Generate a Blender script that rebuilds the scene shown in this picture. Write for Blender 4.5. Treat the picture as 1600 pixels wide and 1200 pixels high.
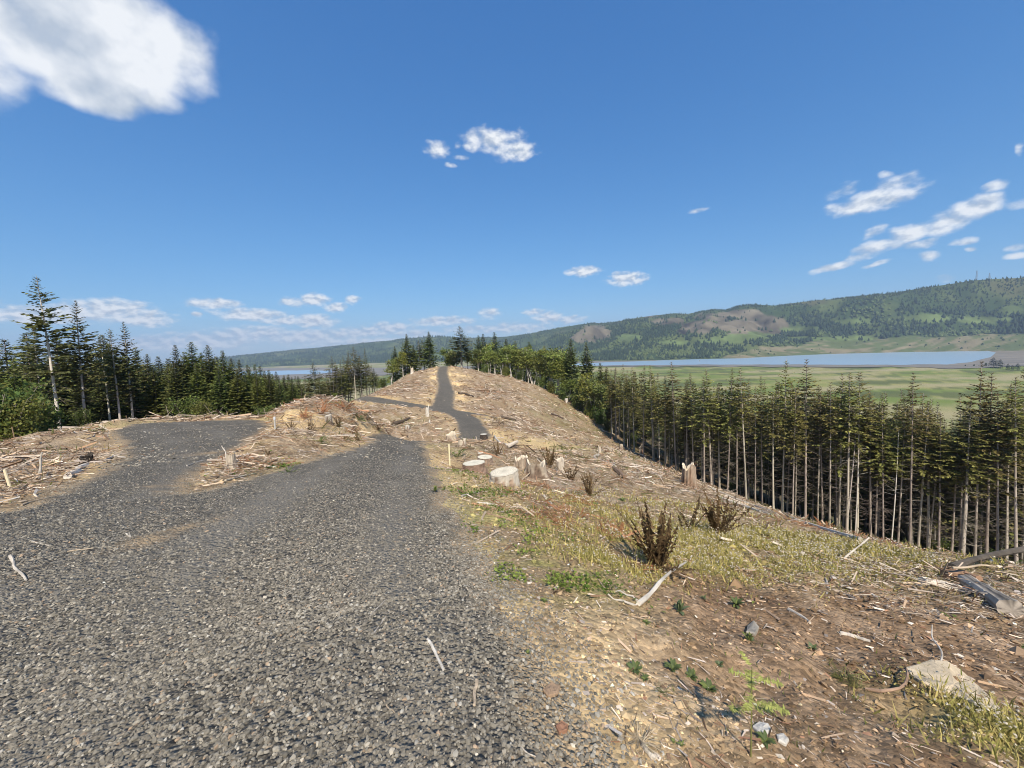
import bpy, math, random
import numpy as np
from functools import lru_cache
from mathutils import Matrix, Vector

for _o in list(bpy.data.objects):
    bpy.data.objects.remove(_o, do_unlink=True)
SC = bpy.context.scene
COL = SC.collection
R = math.radians

# ------------------------------------------------------------------ camera
F_PX = 620.0                  # focal length in photograph pixels (1600 wide)
PITCH, ROLL, ROW0 = R(3.2), R(2.0), 577.0
CAM = np.array([0.0, 0.0, 1.6])
CAM_F = np.array([0.0, math.cos(PITCH), -math.sin(PITCH)])
_U0 = np.array([0.0, math.sin(PITCH), math.cos(PITCH)])
_R0 = np.array([1.0, 0.0, 0.0])
CAM_R = _R0 * math.cos(ROLL) - _U0 * math.sin(ROLL)
CAM_U = _U0 * math.cos(ROLL) + _R0 * math.sin(ROLL)
cam_d = bpy.data.cameras.new('camera')
cam = bpy.data.objects.new('camera', cam_d)
COL.objects.link(cam)
cam_d.sensor_width = 36.0
cam_d.lens = F_PX / 1600.0 * 36.0
cam_d.shift_y = -(600.0 - ROW0) / 1600.0
cam_d.clip_start = 0.05
cam_d.clip_end = 40000.0
m = Matrix.Identity(4)
for _i in range(3):
    m[_i][0] = CAM_R[_i]; m[_i][1] = CAM_U[_i]; m[_i][2] = -CAM_F[_i]; m[_i][3] = CAM[_i]
cam.matrix_world = m
SC.camera = cam

# ------------------------------------------------------------------ light
SUN_AZ = R(170.0)             # clockwise from +Y (the viewing direction): behind the viewer, to the right
SUN_EL = R(47.0)
sun_d = bpy.data.lights.new('sun', 'SUN')
sun_d.energy = 5.0
sun_d.angle = R(0.55)
sun_d.color = (1.0, 0.92, 0.80)
sun = bpy.data.objects.new('sun', sun_d)
COL.objects.link(sun)
sdir = Vector((math.sin(SUN_AZ) * math.cos(SUN_EL), math.cos(SUN_AZ) * math.cos(SUN_EL), math.sin(SUN_EL)))
sun.rotation_euler = sdir.to_track_quat('Z', 'Y').to_euler()
SC.view_settings.view_transform = 'Standard'
SC.view_settings.look = 'None'
SC.view_settings.gamma = 1.0
SC.view_settings.exposure = 0.42
SC.view_settings.use_curve_mapping = False
SC.cycles.use_denoising = True
SC.cycles.filter_width = 1.0
SC.cycles.max_bounces = 6
SC.cycles.transparent_max_bounces = 12
SC.cycles.volume_bounces = 0


def ray(px, py):
    """world direction through a photograph pixel"""
    x = (px - 800.0) / F_PX
    y = (ROW0 - py) / F_PX
    d = CAM_F + CAM_R * x + CAM_U * y
    return d / np.linalg.norm(d)


def at(px, py, Y):
    d = ray(px, py)
    return CAM + d * (Y / d[1])


def at_z(px, py, z):
    d = ray(px, py)
    return CAM + d * ((z - CAM[2]) / d[2])


def project(P):
    P = np.atleast_2d(np.asarray(P, float)) - CAM
    zf = P @ CAM_F
    zf = np.where(np.abs(zf) < 1e-6, 1e-6, zf)
    return 800.0 + F_PX * (P @ CAM_R) / zf, ROW0 - F_PX * (P @ CAM_U) / zf, zf


# ------------------------------------------------------------------ noise
def _hash(ix, iy, seed):
    h = (ix.astype(np.int64) * 374761393 + iy.astype(np.int64) * 668265263 + seed * 1442695041) & 0xFFFFFFFF
    h = ((h ^ (h >> 13)) * 1274126177) & 0xFFFFFFFF
    h = ((h ^ (h >> 16)) * 2246822519) & 0xFFFFFFFF
    return ((h ^ (h >> 13)) & 0xFFFFFF) / float(0xFFFFFF)


def vnoise(x, y, seed=0):
    x = np.asarray(x, float); y = np.asarray(y, float)
    xi = np.floor(x); yi = np.floor(y)
    fx = x - xi; fy = y - yi
    fx = fx * fx * fx * (fx * (fx * 6 - 15) + 10); fy = fy * fy * fy * (fy * (fy * 6 - 15) + 10)
    a = _hash(xi, yi, seed); b = _hash(xi + 1, yi, seed)
    c = _hash(xi, yi + 1, seed); d = _hash(xi + 1, yi + 1, seed)
    return (a + (b - a) * fx) * (1 - fy) + (c + (d - c) * fx) * fy


def fbm(x, y, seed=0, octs=4, gain=0.5):
    """about -1..1"""
    s = 0.0; a = 1.0; t = 0.0
    x = np.asarray(x, float); y = np.asarray(y, float)
    for k in range(octs):
        s = s + a * (vnoise(x, y, seed + k * 17) * 2 - 1); t += a
        x, y = x * 1.93 + y * 0.31 + 3.1, y * 1.93 - x * 0.31 + 7.7
        a *= gain
    return s / t * 1.5


def sstep(v, a, b):
    t = np.clip((np.asarray(v, float) - a) / (b - a), 0, 1)
    return t * t * (3 - 2 * t)


# ------------------------------------------------------------------ terrain
Z_VALLEY = -78.4
_pix = [  # photograph column, row, metres ahead: where the ground was judged to lie
    (400, 1200, 1.52), (0, 1200, 1.62), (800, 1000, 2.2), (0, 790, 4.8), (300, 770, 6.0), (170, 665, 22), (400, 650, 26),
    (420, 662, 22), (280, 660, 23), (200, 700, 13), (0, 740, 8), (100, 680, 20), (97, 672, 30), (0, 690, 26), (210, 660, 40),
    (573, 689, 21), (530, 640, 26), (480, 660, 20), (470, 690, 14), (400, 700, 13), (350, 745, 8), (460, 724, 9.4), (640, 692, 20.5),
    (640, 660, 48), (590, 645, 52), (560, 622, 66), (610, 628, 62), (660, 637, 58), (720, 648, 54), (740, 660, 48), (735, 672, 42),
    (690, 635, 60), (693, 600, 90), (693, 573, 124), (620, 600, 85), (650, 580, 115), (740, 580, 118), (760, 600, 95), (800, 625, 80),
    (830, 600, 112), (870, 620, 105), (900, 640, 100), (950, 672, 90), (900, 690, 60), (850, 680, 45), (950, 700, 55), (1000, 720, 42),
    (960, 690, 75), (1050, 740, 30), (1078, 752, 20), (1130, 775, 40), (1200, 800, 48), (1300, 830, 46), (1450, 870, 42), (1600, 880, 38),
    (850, 800, 6), (700, 790, 5.5), (750, 740, 10), (788, 757, 12), (700, 715, 15), (750, 692, 18), (830, 715, 17), (1000, 900, 3.8),
    (1030, 880, 5), (950, 790, 9), (1150, 835, 7.5), (1000, 760, 16), (1250, 870, 6.5), (1250, 835, 9), (1400, 880, 7), (1500, 888, 6.5),
    (1600, 885, 6.5), (1600, 1000, 3.6), (1600, 1200, 1.9), (1300, 1100, 2.2), (1200, 1000, 3.0), (1000, 1100, 1.9), (530, 640, 80),
    (585, 712, 29), (655, 715, 30), (660, 700, 36), (560, 700, 34), (1100, 762, 28), (1180, 800, 20), (1350, 850, 22), (1500, 885, 20),
]
_ctl = [tuple(at(*p)) for p in _pix]
_ctl += [(0, 0, 0), (-2, 0, .04), (2, 0, -.25), (4.5, 0, -.9), (-6, 0, .1), (-12, 0, -.1), (0, -5, .1), (-8, -5, .2), (8, -6, -1.8),
         (0, -20, .5), (-20, -20, -1), (20, -20, -7), (60, 60, -33), (100, 60, -50), (80, 100, -46), (150, 100, -72), (60, 0, -26),
         (-60, 40, -18), (-60, 70, -26), (-110, 60, -55), (-55, 105, -22), (-35, 60, -11), (-70, 0, -20), (-20, 190, -24), (20, 180, -26),
         (-20, 280, -72), (150, 220, -78), (-150, 220, -78), (300, 150, -79), (-300, 150, -79), (300, -100, -70), (-300, -100, -70),
         (60, 140, -38), (100, -60, -45), (-100, -60, -35), (0, -150, -30), (0, 330, -79), (0, -330, -60), (12, -1, -4.2)]
RBF_C = np.array(_ctl, float)
RBF_C2 = 1.2 ** 2


def _phi(d2):
    return np.sqrt(d2 + RBF_C2)


RBF_N = len(RBF_C)
RBF_A = np.zeros((RBF_N + 3, RBF_N + 3))
_d2 = ((RBF_C[:, None, :2] - RBF_C[None, :, :2]) ** 2).sum(-1)
RBF_A[:RBF_N, :RBF_N] = _phi(_d2) - np.eye(RBF_N) * 0.15
RBF_A[:RBF_N, RBF_N] = 1; RBF_A[:RBF_N, RBF_N + 1:] = RBF_C[:, :2]
RBF_A[RBF_N, :RBF_N] = 1; RBF_A[RBF_N + 1:, :RBF_N] = RBF_C[:, :2].T
RBF_W = np.linalg.solve(RBF_A, np.concatenate([RBF_C[:, 2], np.zeros(3)]))


def base(x, y):
    x = np.asarray(x, float); y = np.asarray(y, float)
    shp = x.shape
    x = x.ravel(); y = y.ravel()
    out = np.empty_like(x)
    for s in range(0, len(x), 40000):
        xs = x[s:s + 40000]; ys = y[s:s + 40000]
        K = _phi((xs[:, None] - RBF_C[None, :, 0]) ** 2 + (ys[:, None] - RBF_C[None, :, 1]) ** 2)
        out[s:s + 40000] = K @ RBF_W[:RBF_N] + RBF_W[RBF_N] + xs * RBF_W[RBF_N + 1] + ys * RBF_W[RBF_N + 2]
    r = np.hypot(x, y)
    w = sstep(r, 170, 330)
    und = fbm(x / 160.0, y / 160.0, 5, 3) * 0.5
    out = out * (1 - w) + (Z_VALLEY - 0.9 + und * 0.8) * w
    return np.maximum(out, Z_VALLEY - 1.6).reshape(shp)


@lru_cache(maxsize=None)
def hit(px, py, rmax=220.0, fn=base):
    """first point where the ray through a photograph pixel meets the ground"""
    d = ray(px, py)
    t = np.concatenate([np.geomspace(0.6, rmax, 900)])
    P = CAM[None] + d[None] * t[:, None]
    below = P[:, 2] < fn(P[:, 0], P[:, 1])
    i = int(np.argmax(below)) if below.any() else len(t) - 1
    if i == 0:
        return P[0]
    a, b = t[i - 1], t[i]
    tt = np.linspace(a, b, 40)
    P = CAM[None] + d[None] * tt[:, None]
    below = P[:, 2] < fn(P[:, 0], P[:, 1])
    j = int(np.argmax(below)) if below.any() else len(tt) - 1
    return P[j]


# gravel areas: outlines read off the photograph, laid down on the ground
def outline(pts):
    out = []
    for p in pts:
        if len(p) == 3:
            out.append((p[0], p[1]))
        else:
            h = hit(*p)
            out.append((h[0], h[1]))
    return np.array(out)


_yard = outline([(0.42, 1.2, 'w'), (905, 1120), (868, 1040), (832, 980), (792, 920), (757, 870), (724, 820), (700, 780), (685, 742), (672, 712),
                 (664, 694), (-4.9, 23.5, 'w'), (-8.4, 23.5, 'w'), (576, 692), (520, 708), (460, 726), (400, 744), (340, 762), (288, 772), (300, 750), (350, 714), (400, 682),
                 (424, 666), (415, 656), (330, 657), (250, 660), (200, 664), (168, 675), (186, 692), (190, 714), (150, 740),
                 (80, 772), (0, 799), (-8.0, 3.4, 'w'), (-9.0, 0, 'w'), (-8, -7, 'w'), (2.0, -7, 'w'), (0.7, -2, 'w')])


def track(pts):
    """a track's centre line: (column, row, metres ahead, half width)"""
    return [(*at(px, py, Y)[:2], hw) for px, py, Y, hw in pts]


TRACKS = [track([(552, 623, 67, 1.2), (580, 625, 64, 1.6), (620, 630, 61, 1.7), (660, 639, 58, 1.8), (690, 644, 57, 2.0), (715, 648, 55.5, 2.0), (730, 655, 51, 1.8), (736, 665, 45, 1.7), (742, 676, 40, 1.7)]),
          track([(690, 643, 57, 2.2), (692, 635, 60, 1.8), (697, 618, 75, 1.8), (695, 602, 90, 1.7), (691, 588, 105, 1.7), (694, 574, 124, 1.7), (694, 571, 140, 1.7)]),
          track([(712, 646, 56, 1.8), (740, 643, 57, 1.1), (778, 642, 58, .35)]),
          [(-6.7, 22.0, 1.7), (-5.6, 31, 1.7), (-3.9, 40, 1.7)]]
ROADS = [_yard]


def line_sd(x, y, L):
    best = np.full(len(x), -1e9)
    for (ax, ay, aw), (bx, by, bw) in zip(L[:-1], L[1:]):
        ex, ey = bx - ax, by - ay
        t = np.clip(((x - ax) * ex + (y - ay) * ey) / (ex * ex + ey * ey), 0, 1)
        best = np.maximum(best, aw + (bw - aw) * t - np.hypot(x - ax - t * ex, y - ay - t * ey))
    return best


def poly_sd(x, y, P):
    """signed distance to a polygon, positive inside"""
    x = x.ravel(); y = y.ravel()
    best = np.full(len(x), 1e18); ins = np.zeros(len(x), bool)
    n = len(P)
    for i in range(n):
        ax, ay = P[i]; bx, by = P[(i + 1) % n]
        ex, ey = bx - ax, by - ay
        L = ex * ex + ey * ey + 1e-12
        t = np.clip(((x - ax) * ex + (y - ay) * ey) / L, 0, 1)
        dd = (x - ax - t * ex) ** 2 + (y - ay - t * ey) ** 2
        best = np.minimum(best, dd)
        c = ((ay > y) != (by > y))
        with np.errstate(divide='ignore', invalid='ignore'):
            xx = (bx - ax) * (y - ay) / (by - ay if by != ay else 1e-12) + ax
        ins ^= c & (x < xx)
    d = np.sqrt(best)
    return np.where(ins, d, -d)


def road_sd(x, y):
    x = np.asarray(x, float); y = np.asarray(y, float)
    shp = x.shape
    xf = x.ravel(); yf = y.ravel()
    out = np.full(len(xf), -1e3)
    near = (np.hypot(xf, yf) < 145)
    if near.any():
        xs, ys = xf[near], yf[near]
        rr = np.hypot(xs, ys)
        wob = fbm(xs * 2.6, ys * 2.6, 40, 4) * (0.10 + 0.002 * rr)
        v = np.maximum.reduce([poly_sd(xs, ys, P) for P in ROADS] + [line_sd(xs, ys, L) for L in TRACKS])
        out[near] = v + wob
    return out.reshape(shp)


MOUNDS = [(*hit(430, 700)[:2], 2.0, .42), (*hit(520, 655)[:2], 3.2, 1.05), (*hit(480, 672)[:2], 2.4, .6), (*hit(840, 720)[:2], 1.6, .15)]


def terr(x, y, sd=None):
    """ground height, gravel areas sunk a little so the gravel sheet lies over them"""
    x = np.asarray(x, float); y = np.asarray(y, float)
    z = base(x, y)
    if sd is None:
        sd = road_sd(x, y)
    r = np.hypot(x, y)
    off = sstep(-sd, 0.0, 0.8)
    near = 1 - sstep(r, 140, 260)
    bump = fbm(x * 0.45, y * 0.45, 11, 3) * (0.05 + 0.20 * sstep(r, 5, 30)) + fbm(x * 0.13, y * 0.13, 14, 3) * .5 * sstep(r, 25, 60) + fbm(x * 2.3, y * 2.3, 12, 3) * 0.055 + fbm(x * 9, y * 9, 13, 2) * 0.014
    for mx, my, mr, mh in MOUNDS:
        bump = bump + mh * np.exp(-((x - mx) ** 2 + (y - my) ** 2) / mr ** 2)
    z = z + bump * off * near
    return z - 0.05 * sstep(sd, -0.02, 0.25)


def road_z(x, y, sd):
    z = base(x, y)
    return z + 0.035 * sstep(sd, 0.0, 0.3) - 0.09 * (1 - sstep(sd, -0.25, 0.02)) + fbm(x * .8, y * .8, 21, 3) * 0.018 + fbm(x * 6, y * 6, 22, 2) * 0.005


def surf(x, y):
    """top of whatever lies there: gravel or soil"""
    sd = road_sd(x, y)
    return np.maximum(terr(x, y, sd), np.where(sd > -0.25, road_z(x, y, sd), -1e9))


def normals(x, y, fn=base, e=0.15):
    gx = (fn(x + e, y) - fn(x - e, y)) / (2 * e)
    gy = (fn(x, y + e) - fn(x, y - e)) / (2 * e)
    n = np.stack([-gx, -gy, np.ones_like(gx)], -1)
    return n / np.linalg.norm(n, axis=-1, keepdims=True)


# ------------------------------------------------------------------ mesh and object helpers
def mesh_np(name, V, faces, col=None, mats=(), smooth=False, mat_idx=None, attr=None):
    """V (n,3); faces: list of int arrays (m,k)"""
    me = bpy.data.meshes.new(name)
    V = np.ascontiguousarray(V, np.float32)
    faces = [np.asarray(f, np.int32) for f in faces if len(f)]
    me.vertices.add(len(V)); me.vertices.foreach_set('co', V.ravel())
    idx = np.concatenate([f.ravel() for f in faces])
    tot = np.concatenate([np.full(len(f), f.shape[1], np.int32) for f in faces])
    me.loops.add(len(idx)); me.loops.foreach_set('vertex_index', idx)
    me.polygons.add(len(tot))
    start = np.concatenate([[0], np.cumsum(tot)[:-1]]).astype(np.int32)
    me.polygons.foreach_set('loop_start', start)
    if smooth:
        me.polygons.foreach_set('use_smooth', np.ones(len(tot), bool))
    else:
        me.polygons.foreach_set('use_smooth', np.zeros(len(tot), bool))
    for mt in mats:
        me.materials.append(mt)
    if mat_idx is not None:
        me.polygons.foreach_set('material_index', np.asarray(mat_idx, np.int32))
    me.update(calc_edges=True)
    if col is not None:
        c = np.ones((len(V), 4), np.float32); c[:, :3] = np.asarray(col)[:, :3]
        a = me.attributes.new('Col', 'FLOAT_COLOR', 'POINT'); a.data.foreach_set('color', c.ravel())
    for k, v in (attr or {}).items():
        a = me.attributes.new(k, 'FLOAT', 'POINT'); a.data.foreach_set('value', np.ascontiguousarray(v, np.float32))
    return me


def obj(name, me, parent=None, loc=None, rot=None, scale=None):
    o = bpy.data.objects.new(name, me)
    COL.objects.link(o)
    if parent is not None:
        o.parent = parent
    if loc is not None:
        o.location = [float(v) for v in loc]
    if rot is not None:
        o.rotation_euler = [float(v) for v in rot]
    if scale is not None:
        o.scale = (scale,) * 3 if isinstance(scale, (int, float)) else scale
    return o


def tag(o, label=None, cat=None, group=None, kind=None):
    if label: o['label'] = label
    if cat: o['category'] = cat
    if group: o['group'] = group
    if kind: o['kind'] = kind
    return o


def thing(name, label, cat, loc, rz=0.0, group=None, scale=1.0, tilt=(0, 0)):
    o = obj(name, None, None, loc, (tilt[0], tilt[1], rz), scale)
    o.empty_display_size = 0.2
    return tag(o, label, cat, group)


def copy_tree(o, parent=None):
    c = o.copy(); COL.objects.link(c); c.parent = parent
    for ch in list(o.children):
        copy_tree(ch, c)
    return c


class MB:
    """collects pieces, one mesh"""
    def __init__(self):
        self.V = []; self.F3 = []; self.F4 = []; self.C = []; self.M3 = []; self.M4 = []; self.n = 0

    def add(self, V, F, col, mi=0):
        V = np.asarray(V, float); F = np.asarray(F, int)
        self.V.append(V)
        c = np.asarray(col, float)
        self.C.append(np.broadcast_to(c, (len(V), 3)) if c.ndim == 1 else c)
        if F.shape[1] == 3:
            self.F3.append(F + self.n); self.M3.append(np.full(len(F), mi))
        else:
            self.F4.append(F + self.n); self.M4.append(np.full(len(F), mi))
        self.n += len(V)

    def tube(self, pts, rad, sides, col, mi=0, cap=False, rng=None, rough=0.0):
        pts = np.asarray(pts, float); k = len(pts)
        rad = np.broadcast_to(np.asarray(rad, float), (k,))
        t = np.gradient(pts, axis=0)
        t /= np.linalg.norm(t, axis=1, keepdims=True) + 1e-9
        ref = np.array([0, 0, 1.0]) if abs(t[0][2]) < .9 else np.array([1.0, 0, 0])
        u = np.cross(t, ref); u /= np.linalg.norm(u, axis=1, keepdims=True) + 1e-9
        v = np.cross(t, u)
        a = np.linspace(0, 2 * np.pi, sides, endpoint=False)
        rr = rad[:, None] * (1 if rng is None else (1 + rough * rng.uniform(-1, 1, (k, sides))))
        V = pts[:, None] + (u[:, None] * np.cos(a)[None, :, None] + v[:, None] * np.sin(a)[None, :, None]) * rr[..., None]
        i = np.arange(k - 1)[:, None] * sides; j = np.arange(sides)[None]
        q = np.stack([i + j, i + (j + 1) % sides, i + sides + (j + 1) % sides, i + sides + j], -1).reshape(-1, 4)
        V = V.reshape(-1, 3)
        c = np.asarray(col, float)
        if c.ndim == 2:
            c = np.repeat(c, sides, 0)
        if cap:
            n0 = len(V)
            V = np.concatenate([V, pts[:1], pts[-1:]])
            if c.ndim == 2:
                c = np.concatenate([c, c[:1], c[-1:]])
            jj = np.arange(sides)
            t0 = np.stack([np.full(sides, n0), (jj + 1) % sides, jj], -1)
            b = (k - 1) * sides
            t1 = np.stack([np.full(sides, n0 + 1), b + jj, b + (jj + 1) % sides], -1)
            base_n = self.n
            self.add(V, q, c, mi)
            F = np.concatenate([t0, t1]) + base_n
            self.F3.append(F); self.M3.append(np.full(len(F), mi))
        else:
            self.add(V, q, c, mi)

    def mesh(self, name, mats, smooth=False):
        V = np.concatenate(self.V); C = np.concatenate(self.C)
        F = []; M = []
        if self.F3: F.append(np.concatenate(self.F3)); M.append(np.concatenate(self.M3))
        if self.F4: F.append(np.concatenate(self.F4)); M.append(np.concatenate(self.M4))
        return mesh_np(name, V, F, C, mats, smooth, np.concatenate(M))


def grid_faces(nr, na, wrap=False):
    i = np.arange(nr - 1)[:, None] * na
    j = np.arange(na if wrap else na - 1)[None]
    return np.stack([i + j, i + (j + 1) % na, i + na + (j + 1) % na, i + na + j], -1).reshape(-1, 4)


# ------------------------------------------------------------------ materials
def srgb(r, g, b):
    f = lambda c: (c / 12.92 if c <= 0.04045 else ((c + 0.055) / 1.055) ** 2.4)
    return (f(r / 255), f(g / 255), f(b / 255))


def new_mat(name):
    mt = bpy.data.materials.new(name); mt.use_nodes = True
    nt = mt.node_tree
    for n in list(nt.nodes): nt.nodes.remove(n)
    out = nt.nodes.new('ShaderNodeOutputMaterial')
    return mt, nt, out


def N(nt, typ, ins=None, **kw):
    n = nt.nodes.new(typ)
    for k, v in kw.items(): setattr(n, k, v)
    for k, v in (ins or {}).items():
        if hasattr(v, 'is_linked') or hasattr(v, 'links'):
            nt.links.new(v, n.inputs[k])
        else:
            n.inputs[k].default_value = v
    return n


def ramp(nt, fac, stops, interp='LINEAR'):
    n = nt.nodes.new('ShaderNodeValToRGB'); n.color_ramp.interpolation = interp
    els = n.color_ramp.elements
    while len(els) < len(stops): els.new(0.5)
    for e, (p, c) in zip(els, stops):
        e.position = p; e.color = (*c, 1) if len(c) == 3 else c
    nt.links.new(fac, n.inputs[0])
    return n.outputs[0]


def mixc(nt, fac, a, b, blend='MIX'):
    n = nt.nodes.new('ShaderNodeMix'); n.data_type = 'RGBA'; n.blend_type = blend
    n.clamp_factor = True
    for sock, v in ((n.inputs[0], fac), (n.inputs[6], a), (n.inputs[7], b)):
        if hasattr(v, 'links'):
            nt.links.new(v, sock)
        elif isinstance(v, (int, float)):
            sock.default_value = v
        else:
            sock.default_value = (*v, 1)
    return n.outputs[2]


def math_n(nt, op, a, b=None, c=None, clamp=False):
    n = nt.nodes.new('ShaderNodeMath'); n.operation = op; n.use_clamp = clamp
    for i, v in enumerate((a, b, c)):
        if v is None: continue
        if hasattr(v, 'links'): nt.links.new(v, n.inputs[i])
        else: n.inputs[i].default_value = v
    return n.outputs[0]


def mat_attr(name, rough=0.85, noise_scale=None, noise_amt=0.35, bump=0.0, bump_scale=20.0, rand=0.0, translucent=0.0, spec=0.25, coords='Object', stretch=None):
    """colour from the mesh's own Col attribute, varied by noise and, for repeats, by object"""
    mt, nt, out = new_mat(name)
    c = N(nt, 'ShaderNodeAttribute', attribute_name='Col').outputs['Color']
    tc = N(nt, 'ShaderNodeTexCoord').outputs[coords]
    if stretch:
        tc = N(nt, 'ShaderNodeMapping', {'Vector': tc, 'Scale': stretch}).outputs[0]
    if noise_scale:
        nz = N(nt, 'ShaderNodeTexNoise', {'Vector': tc, 'Scale': noise_scale, 'Detail': 5.0, 'Roughness': 0.65}).outputs[0]
        f = math_n(nt, 'MULTIPLY_ADD', nz, 2 * noise_amt, 1 - noise_amt)
        c = mixc(nt, 1.0, c, N(nt, 'ShaderNodeCombineColor', {0: f, 1: f, 2: f}).outputs[0], 'MULTIPLY')
    if rand:
        rn = N(nt, 'ShaderNodeObjectInfo').outputs['Random']
        c = N(nt, 'ShaderNodeHueSaturation', {'Color': c, 'Hue': math_n(nt, 'MULTIPLY_ADD', rn, rand * 0.12, 0.5 - rand * 0.06),
                                              'Value': math_n(nt, 'MULTIPLY_ADD', rn, rand, 1 - rand * .5)}).outputs[0]
    b = N(nt, 'ShaderNodeBsdfPrincipled', {'Base Color': c, 'Roughness': rough, 'Specular IOR Level': spec})
    if bump:
        nb = N(nt, 'ShaderNodeTexNoise', {'Vector': tc, 'Scale': bump_scale, 'Detail': 6.0, 'Roughness': 0.7}).outputs[0]
        nt.links.new(N(nt, 'ShaderNodeBump', {'Height': nb, 'Strength': bump, 'Distance': 0.02}).outputs[0], b.inputs['Normal'])
    sh = b.outputs[0]
    if translucent:
        tr = N(nt, 'ShaderNodeBsdfTranslucent', {'Color': c}).outputs[0]
        sh = N(nt, 'ShaderNodeMixShader', {0: translucent, 1: sh, 2: tr}).outputs[0]
    nt.links.new(sh, out.inputs[0])
    return mt
# ------------------------------------------------------------------ sky: Nishita with cumulus by direction
world = bpy.data.worlds.new('World')
SC.world = world
world.use_nodes = True
SKY_STRENGTH = 0.115


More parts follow.
